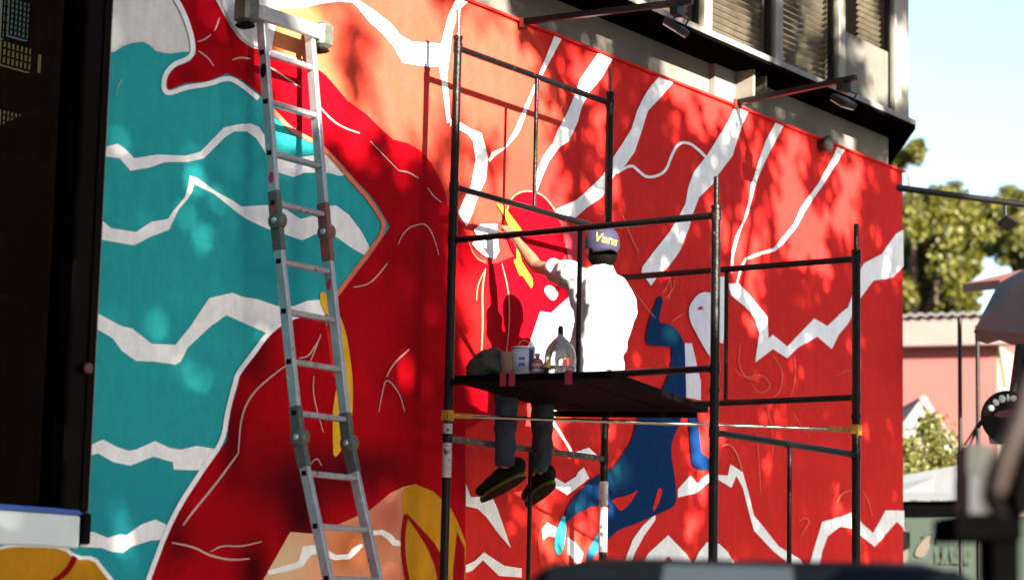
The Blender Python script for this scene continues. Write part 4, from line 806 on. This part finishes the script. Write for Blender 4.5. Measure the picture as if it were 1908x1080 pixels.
# ================================================================ PARKED CAR (foreground, out of focus)
def car():
    rear = atd(1405, 1060, 5.75); f2 = Vector((ray(1405, 1060).x, ray(1405, 1060).y, 0)).normalized(); s2 = Vector((f2.y, -f2.x, 0)); o3 = Vector((rear.x, rear.y, 0))-f2*.55
    e = empty('parked_car', o3+f2*2.1, 'dark parked car close to the camera, only its blurred roof showing', 'car')
    def T(x, y, z): return o3+f2*x+s2*y+Vector((0, 0, z))
    roofz = 1.487
    prof = [(0, .55), (.02, .80), (.05, .98), (.28, 1.04), (.62, roofz-.06), (.75, roofz-.012), (1.2, roofz), (1.9, roofz-.02), (2.35, roofz-.10), (3.1, 1.02), (3.9, .92), (4.2, .78), (4.25, .5)]
    lower = MB(); rings = []
    for x, zt in ((0, .72), (.06, .96), (.3, 1.02), (1.2, 1.03), (2.4, 1.02), (3.1, 1.0), (3.9, .90), (4.15, .76), (4.25, .6)):
        w = .86-(.10 if x < .05 or x > 4.1 else 0); zb = .28
        rings.append([T(x, -w+.04, zb), T(x, -w, zb+.12), T(x, -w, zt-.22 if zt > .8 else zt-.1), T(x, -w+.06, zt-.03), T(x, -w+.14, zt), T(x, w-.14, zt), T(x, w-.06, zt-.03), T(x, w, zt-.22 if zt > .8 else zt-.1), T(x, w, zb+.12), T(x, w-.04, zb)])
    lower.loft(rings, True, True); fixnormals(lower.build('body', 'car_paint', e))
    gh = MB(); rings = []
    for x, zt, wt, wb_ in ((.30, 1.03, .66, .70), (.60, roofz-.10, .60, .74), (.70, roofz-.03, .585, .75), (.95, roofz-.002, .575, .76), (1.4, roofz, .575, .77), (1.9, roofz-.02, .575, .77), (2.3, roofz-.10, .58, .76), (3.0, 1.03, .64, .70)):
        rings.append([T(x, -wb_, 1.0), T(x, -wt-.03, zt-.09), T(x, -wt+.02, zt-.03), T(x, -wt+.14, zt), T(x, wt-.14, zt), T(x, wt-.02, zt-.03), T(x, wt+.03, zt-.09), T(x, wb_, 1.0)])
    gh.loft(rings, True, True); fixnormals(gh.build('roof', 'car_paint', e))
    z0, z1 = 1.10, roofz-.045
    xa = .30+(z0-1.03)/(roofz-.13-1.03+.03)*.30; xb = .30+(z1-1.03)/(roofz-.13-1.03+.03)*.30
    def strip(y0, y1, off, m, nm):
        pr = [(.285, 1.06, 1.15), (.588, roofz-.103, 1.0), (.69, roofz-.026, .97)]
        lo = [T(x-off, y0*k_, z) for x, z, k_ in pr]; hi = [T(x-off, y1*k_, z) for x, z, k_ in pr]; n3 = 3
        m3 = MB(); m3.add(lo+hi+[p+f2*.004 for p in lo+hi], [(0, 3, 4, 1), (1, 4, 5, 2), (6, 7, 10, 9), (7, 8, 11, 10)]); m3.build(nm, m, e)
    strip(-.53, .53, .010, 'car_glass', 'rear_window'); strip(-.235, .10, .016, 'reflection_blue', 'window_reflection')  # sky reflection in the rear glass laid on as a pale blue strip
    for s_ in (-1, 1):
        MB().prism([T(.75, s_*.785, 1.06), T(2.75, s_*.785, 1.06), T(2.25, s_*.66, roofz-.12), T(.85, s_*.66, roofz-.12)], s2*.012*s_).build('side_window', 'car_glass', e)
        for x in (.85, 3.4):
            w_ = MB(); w_.lathe(T(x, s_*.66, .31), [(.0, 0), (.27, 0), (.31, .03), (.31, .17), (.27, .2), (.0, .2)], 24, Matrix((f2, Vector((0, 0, 1)), s2*s_)).transposed()); wo = w_.build('wheel', 'tyre', e)
            k = MB(); k.lathe(T(x, s_*.861, .31), [(.0, 0), (.2, 0), (.19, .012), (.0, .02)], 20, Matrix((f2, Vector((0, 0, 1)), s2*s_)).transposed()); k.build('rim', 'rim', wo)
        MB().box(T(-.01, s_*.64, .82), (.05, .26, .14), Matrix((f2, s2, Vector((0, 0, 1)))).transposed()).build('tail_light', 'tail_red', e)
    MB().box(T(-.015, 0, .62), (.02, .5, .11), Matrix((f2, s2, Vector((0, 0, 1)))).transposed()).build('number_plate', 'plate_white', e)
    MB().box(T(.01, 0, .42), (.10, 1.5, .16), Matrix((f2, s2, Vector((0, 0, 1)))).transposed()).build('bumper', 'black_plastic', e)
car()

# ================================================================ BACKGROUND AT THE RIGHT
hf = Vector((fw.x, fw.y, 0)).normalized(); hr_ = Vector((hf.y, -hf.x, 0))
# pink house
dH = 34.0
def gp(x, y, t): return atd(x, y, t)
pa = gp(1640, 600, dH+.6); pb2 = gp(1857, 588, dH)        # eave line of the pink front
ax = Vector((pb2.x-pa.x, pb2.y-pa.y, 0)).normalized(); nx_ = Vector((-ax.y, ax.x, 0)); 
if nx_.dot(hf) < 0: nx_ = -nx_
hz = (pa.z+pb2.z)/2
ho = Vector((pb2.x, pb2.y, 0)); WHh = 9.0
hs = empty('pink_house', ho-ax*4, 'pink house with white corrugated roof behind the market', 'house')
def HP(a, b, z): return ho-ax*a+nx_*b+Vector((0, 0, z))
o = MB().prism([HP(WHh, 0, 0), HP(0, 0, 0), HP(0, 6, 0), HP(WHh, 6, 0)], (0, 0, hz-.02)).build('wall', 'house_pink', hs); fixnormals(o)
o = MB().prism([HP(.001, -.004, 0), HP(-.03, -.004, 0), HP(-.03, 6, 0), HP(.001, 6, 0)], (0, 0, hz-.4)).build('side_wall', 'house_cream', hs); fixnormals(o)
o = MB().prism([HP(WHh, -.30, hz-.42), HP(-.3, -.30, hz-.42), HP(-.3, -.26, hz-.42), HP(WHh, -.26, hz-.42)], (0, 0, .40)).build('fascia', 'fascia_pink', hs); fixnormals(o)
o = MB().prism([HP(WHh, -.30, hz-.43), HP(-.3, -.30, hz-.43), HP(-.3, -.002, hz-.43), HP(WHh, -.002, hz-.43)], (0, 0, .008)).build('eave_board', 'fascia_pink', hs)
k = MB(); nW = 120; pts0 = []; pts1 = []
for i in range(nW+1):
    a = -.35+(WHh+.35)*i/nW; zz = .018*math.cos(i*math.pi)
    pts0.append(HP(a, -.40, hz+.03+zz)); pts1.append(HP(a, 5, hz+.12+zz))
n_ = nW+1
k.add(pts0+pts1+[p-Vector((0, 0, .03)) for p in pts0+pts1], [(i, i+1, n_+i+1, n_+i) for i in range(nW)]+[(2*n_+i, 2*n_+n_+i, 2*n_+n_+i+1, 2*n_+i+1) for i in range(nW)]+[(i, 2*n_+i, 2*n_+i+1, i+1) for i in range(nW)])
k.build('roof', 'roof_white', hs)
o = MB().prism([HP(-.3, -.30, hz-.40), HP(-2.6, -.30, hz-1.15), HP(-2.6, -.26, hz-1.15), HP(-.3, -.26, hz-.40)], (0, 0, .22)).build('gable_board', 'hut_white', hs)
o = MB().prism([HP(-.04, .3, 0), HP(-3.0, .3, 0), HP(-3.0, .5, 0), HP(-.04, .5, 0)], (0, 0, hz-1.0)).build('annex_wall', 'house_cream', hs); fixnormals(o)
# white gabled hut
dG = 27.0; sc_ = F/dG
rg = gp(1716, 738, dG); lf = gp(1625, 860, dG); rg2 = gp(1786, 838, dG)
ht = empty('white_hut', (rg.x, rg.y, 0), 'small white gabled hut in front of the pink house', 'hut')
back_ = hf*3
def slab_(p_, q_, th, dep, m, name, off=0):
    v = (q_-p_).normalized(); nrm = v.cross(hf).normalized()
    if nrm.z < 0: nrm = -nrm
    o = MB().prism([p_-hf*off, q_-hf*off, q_-hf*off-nrm*th, p_-hf*off-nrm*th], hf*dep).build(name, m, ht); fixnormals(o); return o
slab_(rg, rg2, .07, 3, 'fascia_pink', 'roof_slope', .2); slab_(rg, lf, .07, 3, 'fascia_pink', 'roof_slope', .19)
dn = Vector((0, 0, -.075)); slab_(rg+dn, rg2+dn, .12, .05, 'hut_white', 'barge_board', .15); slab_(rg+dn, lf+dn, .12, .05, 'hut_white', 'barge_board', .14)
o = MB().prism([gp(1650, 840, dG), rg-Vector((0, 0, .15)), gp(1768, 830, dG), gp(1768, 1100, dG), gp(1650, 1100, dG)], hf*2.5).build('gable_wall', 'house_cream', ht); fixnormals(o)
o = MB().prism([gp(1699, 765, dG-.02), gp(1720, 752, dG-.02), gp(1738, 800, dG-.02), gp(1716, 800, dG-.02)], hf*.018).build('vent_opening', 'hut_dark', ht); fixnormals(o)

def leaves(mb, c, rad, n, size, droop=0, sq=(1, 1, 1)):
    for _ in range(n):
        while True:
            p = V(random.uniform(-1, 1), random.uniform(-1, 1), random.uniform(-1, 1))
            if p.length <= 1: break
        p = V(p.x*sq[0], p.y*sq[1], p.z*sq[2])*rad
        a = V(random.uniform(-1, 1), random.uniform(-1, 1), random.uniform(-1, .6)-droop).normalized(); b = a.orthogonal().normalized(); b = Matrix.Rotation(random.uniform(0, 6.28), 3, a) @ b
        s_ = size*random.uniform(.7, 1.35); q = c+p
        mb.add([q, q+a*s_*.5+b*s_*.28, q+a*s_, q+a*s_*.5-b*s_*.28], [(0, 1, 2, 3)])
# bush by the hut
bu = empty('bush', gp(1735, 905, 25).xy.to_3d(), 'bright yellow green bush before the white hut', 'bush')
k = MB()
for (x, y, r_) in ((1700, 850, .22), (1720, 820, .24), (1745, 800, .22), (1735, 850, .28), (1765, 835, .20), (1770, 865, .2), (1715, 870, .2), (1745, 870, .22), (1690, 838, .14), (1732, 785, .12), (1780, 880, .2), (1700, 890, .3), (1750, 900, .3), (1725, 940, .4), (1765, 950, .4)):
    leaves(k, gp(x, y, 25+random.uniform(-.3, .3)), r_, 260, .05)
k.build('foliage', 'leaf_bush', bu, kind='stuff')
g0 = gp(1735, 900, 25); MB().path([(g0.x, g0.y, 0), (g0.x+.05, g0.y, .8), gp(1738, 840, 25)], [.05, .04, .015]).build('stem', 'bark', bu)

# tree beyond
def bgtree(name, label, blobs, trunkpx, depth, m, nper, size, rng=1.2):
    t = gp(trunkpx[0], trunkpx[1], depth); e = empty(name, (t.x, t.y, 0), label, 'tree', 'trees beyond the pink house')
    k = MB(); lb = []
    for (x, y, rpx) in blobs:
        c = gp(x, y, depth+random.uniform(-rng, rng)); R_ = rpx*depth/F; lb.append(c)
        for _ in range(7):
            cc_ = c+V(random.gauss(0, .42), random.gauss(0, .42), random.gauss(0, .38))*R_; leaves(k, cc_, R_*.56, nper, size, .35)
    k.build('crown', m, e, kind='stuff')
    MB().path([(t.x, t.y, 0), (t.x+.1, t.y, t.z*.5), t], [.28, .22, .12], 10).build('trunk', 'bark', e)
    for c in lb[::2]:
        MB().path([t-V(0, 0, .8), t.lerp(c, .5)+V(0, 0, .3), c], [.10, .06, .02], 6).build('limb', 'bark', e)
bgtree('leafy_tree', 'dense yellow green tree directly right of the mural edge', [(1690, 290, 26), (1706, 275, 14), (1700, 400, 45), (1735, 380, 38), (1790, 375, 40), (1750, 430, 42), (1700, 470, 42), (1765, 470, 40), (1725, 520, 40), (1770, 530, 34), (1800, 545, 24), (1700, 570, 40), (1745, 570, 26), (1805, 440, 32), (1830, 400, 36), (1685, 540, 40), (1790, 500, 26), (1798, 565, 14), (1780, 580, 12)], (1705, 560), 44, 'leaf_yellow_green', 260, .105)
bgtree('leafy_tree', 'dark olive inner tree behind the yellow green tree', [(1690, 480, 50), (1700, 540, 46), (1722, 470, 40), (1740, 500, 38), (1765, 420, 30), (1685, 430, 36), (1690, 590, 30), (1790, 440, 28)], (1690, 600), 47, 'leaf_olive', 200, .13)
bgtree('leafy_tree', 'sparse tree at the right picture edge', [(1860, 395, 34), (1895, 380, 36), (1885, 430, 34), (1920, 420, 40), (1865, 450, 24), (1905, 480, 24), (1890, 370, 18), (1870, 480, 14), (1925, 360, 24), (1815, 470, 16), (1840, 465, 14)], (1930, 560), 50, 'leaf_yellow_green', 190, .105)

# market stalls: pale canopy, black beam, green painted wall
dS = 22.0
o = MB().prism([gp(1640, 893, dS), gp(1806, 862, dS), gp(1806, 931, dS-.3), gp(1640, 931, dS-.3)], hf*.05+V(0, 0, .0)).build('stall_canopy', 'tarp_grey', label='pale grey canopy sheet below the hut, right of the mural', cat='canopy'); fixnormals(o)
o = MB().prism([gp(1640, 933, dS-.2), gp(1812, 932, dS-.2), gp(1812, 962, dS-.2), gp(1640, 963, dS-.2)], hf*.15).build('canopy_beam', 'beam_black', label='black beam under the pale grey canopy', cat='beam'); fixnormals(o)
gw = empty('green_wall', (gp(1750, 1080, dS).xy.to_3d()), 'low green wall painted with pale petals and grass', 'wall')
o = MB().prism([gp(1630, 960, dS+.6), gp(1960, 960, dS+.6), gp(1960, 1250, dS+.6), gp(1630, 1250, dS+.6)], hf*.1).build('wall_face', 'wall_green', gw); fixnormals(o)
def flat(pts, m, name, par, t, th=.01): o = MB().prism([gp(x, y, t) for x, y in pts], hf*th).build(name, m, par); fixnormals(o); return o
flat(chaikin([(1676, 1050), (1678, 1000), (1684, 975), (1691, 1000), (1693, 1050)], 2), 'petal_pink', 'painted_petal', gw, dS+.58)
flat(chaikin([(1700, 1035), (1718, 1005), (1738, 993), (1736, 1010), (1722, 1040)], 2), 'petal_pink', 'painted_petal', gw, dS+.58)
flat(ribbon([(1720, 1000), (1732, 993), (1740, 996), (1736, 1012)], 4), 'petal_dark', 'painted_line', gw, dS+.57)
flat(ribbon([(1763, 970), (1757, 985), (1746, 1012)], 4), 'petal_dark', 'painted_line', gw, dS+.57)
for i in range(26):
    x = 1748+i*2.6+random.uniform(-3, 3); flat([(x-1.4, 1050), (x+random.uniform(-9, 9), 985+random.uniform(0, 40)), (x+1.4, 1050)], 'grass_paint', 'painted_blade', gw, dS+.57-.0008*i, .0006)
flat(chaikin([(1801, 975), (1808, 968), (1816, 975), (1809, 983)], 2), 'flower_red', 'painted_flower', gw, dS+.56)
# posts
for x, y0, y1, lab in ((1788, 592, 872, 'thin dark post, left of the pair before the pink house'), (1821, 606, 828, 'thin dark post under the brown market umbrella')):
    a = gp(x, y0, 20); b = gp(x, y1+40, 20); e = empty('stall_post', (a.x, a.y, 0), lab, 'post', 'thin stall posts')
    MB().tube((a.x, a.y, .01), (a.x, a.y, a.z), .02).build('shaft', 'black_metal', e); MB().tube((a.x, a.y, 0), (a.x, a.y, .012), .07).build('base', 'black_metal', e)
a = gp(1789, 872, 19.9); b = gp(1806, 872, 19.9); c = gp(1806, 838, 19.9); d = gp(1789, 838, 19.9)
e = empty('wire_basket', gp(1797, 872, 19.9), 'small dark wire frame between the stall posts', 'frame')
for p_, q_ in ((a, b), (c, d), (a, d), (gp(1797, 830, 19.9), gp(1821, 792, 19.9)), (gp(1800, 848, 19.9), gp(1821, 796, 19.9))): MB().tube(p_, q_, .012, n=8).build('wire', 'black_metal', e)
# market umbrella
um = empty('market_umbrella', gp(1905, 900, 18).xy.to_3d(), 'brown market umbrella with drooping edge at the right picture edge', 'umbrella')
t_ = 18.0
ap = gp(1945, 480, t_); cns = [gp(1817, 612, t_-.2), gp(2010, 630, t_-1.1), gp(2075, 600, t_+.6), gp(1860, 528, t_+1.6)]
ctr = V(ap.x, ap.y, 0)
k = MB(); 
def panel(p_, q_, nm):
    n = 8; vs = []; 
    for i in range(n+1):
        for j in range(n+1):
            u_, v_ = i/n, j/n; e0 = p_.lerp(q_, v_); pt = ap.lerp(e0, u_); pt.z -= .16*math.sin(math.pi*u_)*math.sin(math.pi*v_)*u_; vs.append(pt)
    fs = [(i*(n+1)+j, i*(n+1)+j+1, (i+1)*(n+1)+j+1, (i+1)*(n+1)+j) for i in range(n) for j in range(n)]
    m_ = MB(); m_.add(vs+[p-V(0, 0, .012) for p in vs], fs+[tuple(reversed([q+len(vs) for q in f])) for f in fs], True)
    for j in range(n): pass
    m_.build('canopy_panel', 'umbrella_cloth', um)
    v2 = []; 
    m2 = MB(); nn2 = 8
    for i in range(nn2+1):
        e0 = p_.lerp(q_, i/nn2); v2 += [e0, e0-V(0, 0, .09+.02*math.sin(i*2.2))]
    m2.add(v2+[p+hf*.01 for p in v2], [(2*i, 2*i+1, 2*i+3, 2*i+2) for i in range(nn2)]+[tuple(reversed([q+len(v2) for q in (2*i, 2*i+1, 2*i+3, 2*i+2)])) for i in range(nn2)]); m2.build('valance', 'umbrella_cloth', um)
for i in range(4): panel(cns[i], cns[(i+1) % 4], i)
for c in cns: MB().tube(ap-V(0, 0, .03), c-V(0, 0, .03), .016, n=8).build('rib', 'black_metal', um)
MB().tube((ap.x, ap.y, .02), (ap.x, ap.y, ap.z+.06), .025).build('pole', 'black_metal', um); MB().tube((ap.x, ap.y, 0), (ap.x, ap.y, .08), .25, n=20).build('base', 'black_metal', um)
k = MB(); a = gp(1863, 521, 19.6); b = gp(2000, 488, 19.2)
o = MB().prism([a, b, b-V(0, 0, .10), a-V(0, 0, .08)], hf*1.6+V(0, 0, .2)).build('orange_awning', 'umbrella_orange', label='orange red awning edge above the brown umbrella', cat='awning'); fixnormals(o)
# hanging grey cloth
k = MB(); rr_ = []
for j in range(6):
    y = 640+j*24; rr_.append([gp(1893-j*3.2+i*6, y, 16+.05*math.sin(i*2.3+j*.4)) for i in range(9)])
vv = [p for r in rr_ for p in r]; k.add(vv+[p+hf*.012 for p in vv], [(j*9+i, j*9+i+1, (j+1)*9+i+1, (j+1)*9+i) for j in range(5) for i in range(8)]+[(54+j*9+i, 54+(j+1)*9+i, 54+(j+1)*9+i+1, 54+j*9+i+1) for j in range(5) for i in range(8)], True)
k.build('hanging_cloth', 'curtain_grey', label='grey cloth hanging below the umbrella at the right edge', cat='cloth')
# round sign
sg = empty('round_sign', gp(1872, 775, 12), 'round black sign with pale letters and a red band, right edge', 'sign')
c = gp(1876, 776, 12); u_ = up; M = Matrix((rt, up, -fw)).transposed(); R_ = 49*12/F
MB().lathe(c, [(.0, 0), (R_, 0), (R_, .03), (R_*.95, .036), (.0, .036)], 40, M).build('disc', 'sign_black', sg)
MB().lathe(c, [(R_*.95, .0365), (R_*.99, .0365), (R_*.99, .04), (R_*.95, .04)], 40, M).build('sign_rim', 'sign_black', sg)
for ang, rx_, rz_ in ((152, .12, .13), (130, .11, .14), (109, .13, .15), (92, .055, .14), (76, .13, .12)):
    a_ = math.radians(ang); pc_ = c+M @ V(.74*R_*math.cos(a_), .74*R_*math.sin(a_), .037); Mr = M @ Matrix.Rotation(a_-math.pi/2, 3, 'Z')
    MB().lathe(pc_, [(.0, 0), (1, 0), (1, .008), (.0, .008)], 14, Mr @ Matrix.Diagonal((rx_*R_, rz_*R_, 1))).build('sign_letter', 'sign_pale', sg)
MB().prism([c+M @ V(x*R_, y*R_, .037) for x, y in chaikin([(-.62, .05), (-.3, .26), (.2, .32), (.7, .2), (.8, .02), (.3, -.02), (-.2, -.02)], 2)], -fw*.004).build('sign_band', 'sign_red', sg)
MB().tube(c-rt*R_*.9-up*.02+fw*.01, gp(1821, 795, 12.03), .012).build('hanger', 'black_metal', sg)
q = gp(1864, 826, 12.1); MB().lathe(q, [(.0, 0), (.055, 0), (.075, .10), (.078, .105), (.07, .107), (.0, .1)], 20).build('teal_bucket', 'bucket_teal', label='small teal bucket under the round black sign', cat='bucket')
# stall counter and boxes at right
cn = empty('stall_counter', gp(1850, 1150, 5.5).xy.to_3d(), 'black stall counter with grey boxes at the right edge', 'stall')
def cbox(x0, y0, x1, y1, t, dep, m, nm):
    o = MB().prism([gp(x0, y0, t), gp(x1, y0, t), gp(x1, y1, t), gp(x0, y1, t)], hf*dep).build(nm, m, cn); fixnormals(o)
cbox(1782, 957, 1905, 1004, 5.4, .3, 'beam_black', 'counter_top'); cbox(1852, 1005, 1900, 1300, 5.42, .15, 'beam_black', 'counter_leg'); cbox(1846, 1006, 1851, 1080, 5.46, .15, 'stall_grey', 'counter_rail')
cbox(1806, 884, 1890, 956, 5.5, .18, 'stall_grey', 'grey_box'); cbox(1806, 884, 1826, 956, 5.49, .006, 'stall_grey_lit', 'lit_edge'); cbox(1803, 826, 1850, 883, 5.52, .15, 'stall_grey', 'grey_box'); cbox(1802, 824, 1828, 882, 5.50, .012, 'curtain_grey', 'box_panel')  # pale strip puts the box's lit left edge into the colour
# dark cloth and brown strap near the camera
k = MB(); tN = 4.4; rr_ = []
for j in range(9):
    y = 690+j*34; x0 = (1918, 1912, 1905, 1892, 1864, 1846, 1836, 1832, 1850)[j]
    rr_.append([gp(x0+i*14, y, tN+.03*math.sin(i*1.9+j*.3)) for i in range(12)])
vv = [p for r in rr_ for p in r]; nq = len(vv)
k.add(vv+[p+hf*.02 for p in vv], [(j*12+i, j*12+i+1, (j+1)*12+i+1, (j+1)*12+i) for j in range(8) for i in range(11)]+[(nq+j*12+i, nq+(j+1)*12+i, nq+(j+1)*12+i+1, nq+j*12+i+1) for j in range(8) for i in range(11)], True)
dc = k.build('dark_cloth', 'curtain_black', label='blurred black cloth hanging close to the camera at the right edge', cat='cloth')
k = MB(); a = gp(1925, 690, tN-.08); b = gp(1858, 915, tN-.08); k.path([a, a.lerp(b, .35)+hr_*.004, a.lerp(b, .7)-hr_*.004, b], [.020, .023, .022, .016], 10); k.build('brown_strap', 'strap_brown', label='blurred brown rolled strap across the black cloth', cat='strap')

# ================================================================ SHADE TREES BEHIND THE CAMERA
def shade(x, y):
    """how much of the wall around photo pixel (x, y) lies in leaf shade"""
    top = 5+(x-865)*.387
    if x > 900 and y < top-70: return .28
    if x > 900 and y < top-5: return .72 if x < 1230 or x > 1400 else .25
    if x < 480: return .97 if y < 620 else .995
    if x < 600: return .45 if y < 230 else (.86 if y < 620 else .995)
    if y > 760 and x < 850: return .995
    if x < 840: return .27 if y < 330 else (.92 if y < 560 else .95)
    if x < 1070:
        if y < 330: return .24
        if y < 740: return .03
        return .03 if 890 < x < 1070 and y < 880 else (.93 if x < 1000 else .5)
    if x < 1140: return .15 if y < 190+(x-1070)*.3 else (.85 if y < 740 else .5)
    if y < top+30+25*math.sin(x*.021): return .10
    if x < 1320: return .95 if y < 700 else .80
    if x < 1645: return (.50 if y < 470 else .76) if x > 1340 else .6
    return .97
def shadetree(name, label, t0, t1, base, x0, x1, seed):
    random.seed(seed); k = MB(); cl = []; st = .20
    nx2 = int((x1-x0)/st); nz2 = int(6.2/st)
    for i in range(nx2):
        for j in range(nz2):
            w_ = V(x0+(i+random.uniform(.1, .9))*st, 0, .4+(j+random.uniform(.1, .9))*st)
            v = w_-CP; px = 954+F*v.dot(rt)/v.dot(fw); py = 540-F*v.dot(up)/v.dot(fw)
            s_ = shade(px, py)
            nz_ = .5+.5*(.7*noise.noise(V(w_.x*2.1, seed*3.1, w_.z*1.55))+.5*noise.noise(V(w_.x*4.6, seed*7.3+5, w_.z*3.4)))
            if s_ < .99 and nz_+random.uniform(-.06, .06) > .5+.155*math.log(s_/(1-s_))/1.7: continue
            c = w_+SUN*random.uniform(t0, t1); cl.append(c)
            soft = px < 620 and py < 640
            nl = int(17+42*max(0, min(1, 1.5*(.5+.9*noise.noise(V(w_.x*1.7, 9.2, w_.z*1.5)))))) if soft else 50
            leaves(k, c, random.uniform(.14, .22) if s_ < .9 else random.uniform(.18, .28), nl, .17 if s_ > .6 else .14, .2)
    e = empty(name, base, label, 'tree', 'shade trees behind the viewer')
    k.build('crown', 'leaf_shade', e, kind='stuff')
    m = sum(cl, V(0, 0, 0))/len(cl); tp = V(base[0], base[1], m.z*.55)
    MB().path([base, (base[0]+.1, base[1]+.1, tp.z*.5), tp], [.34, .27, .2], 12).build('trunk', 'bark', e)
    random.shuffle(cl)
    for c in cl[:16]:
        MB().path([tp-V(0, 0, random.uniform(0, 1)), tp.lerp(c, .5)+V(0, 0, .5), c], [.10, .05, .012], 6).build('limb', 'bark', e)
cA = V(8.6, 0, 3)+SUN*16; cB = V(13.5, 0, 3)+SUN*10.5
shadetree('shade_tree', 'broad shade tree behind the viewer, left', 14, 18, (cA.x, cA.y, 0), 5.0, 11.0, 3)
shadetree('shade_tree', 'broad shade tree behind the viewer, right', 9, 12, (cB.x, cB.y, 0), 11.0, 17.4, 5)

# ================================================================ BUILDINGS ACROSS THE STREET (right one mirrored in the windows)
mat('brick_far', (.17, .075, .05), rough=.85, var=.25, vscale=1.2)
w0 = None
def facing(x0, x1, label):
    global w0
    fb = empty('facing_building', ((x0+x1)/2, -27, 0), label, 'building', 'brick buildings across the street')
    MB().box2((x0, -38, 0), (x1, -27, 30)).build('wall', 'brick_far', fb)
    MB().box2((x0-.2, -38.2, 30), (x1+.2, -26.8, 30.5)).build('roof', 'concrete', fb)
    for i in range(int((x1-x0-3)/4.2)):
        for j in range(8):
            if w0 is None: w0 = MB().bbox((26, -26.98, 2), (28, -26.9, 4), .02).build('window', 'car_glass', fb); continue
            c = w0.copy(); COL.objects.link(c); put(c, V(x0+3+i*4.2, WL[w0].y, 2+j*3.4), fb)
facing(36, 107, 'long brick building across the street, behind the viewer on the right')
facing(-62, -12, 'added unseen brick building that blocks sky light, behind the viewer on the left')  # unseen block added to cut sky light and deepen the wall's shade
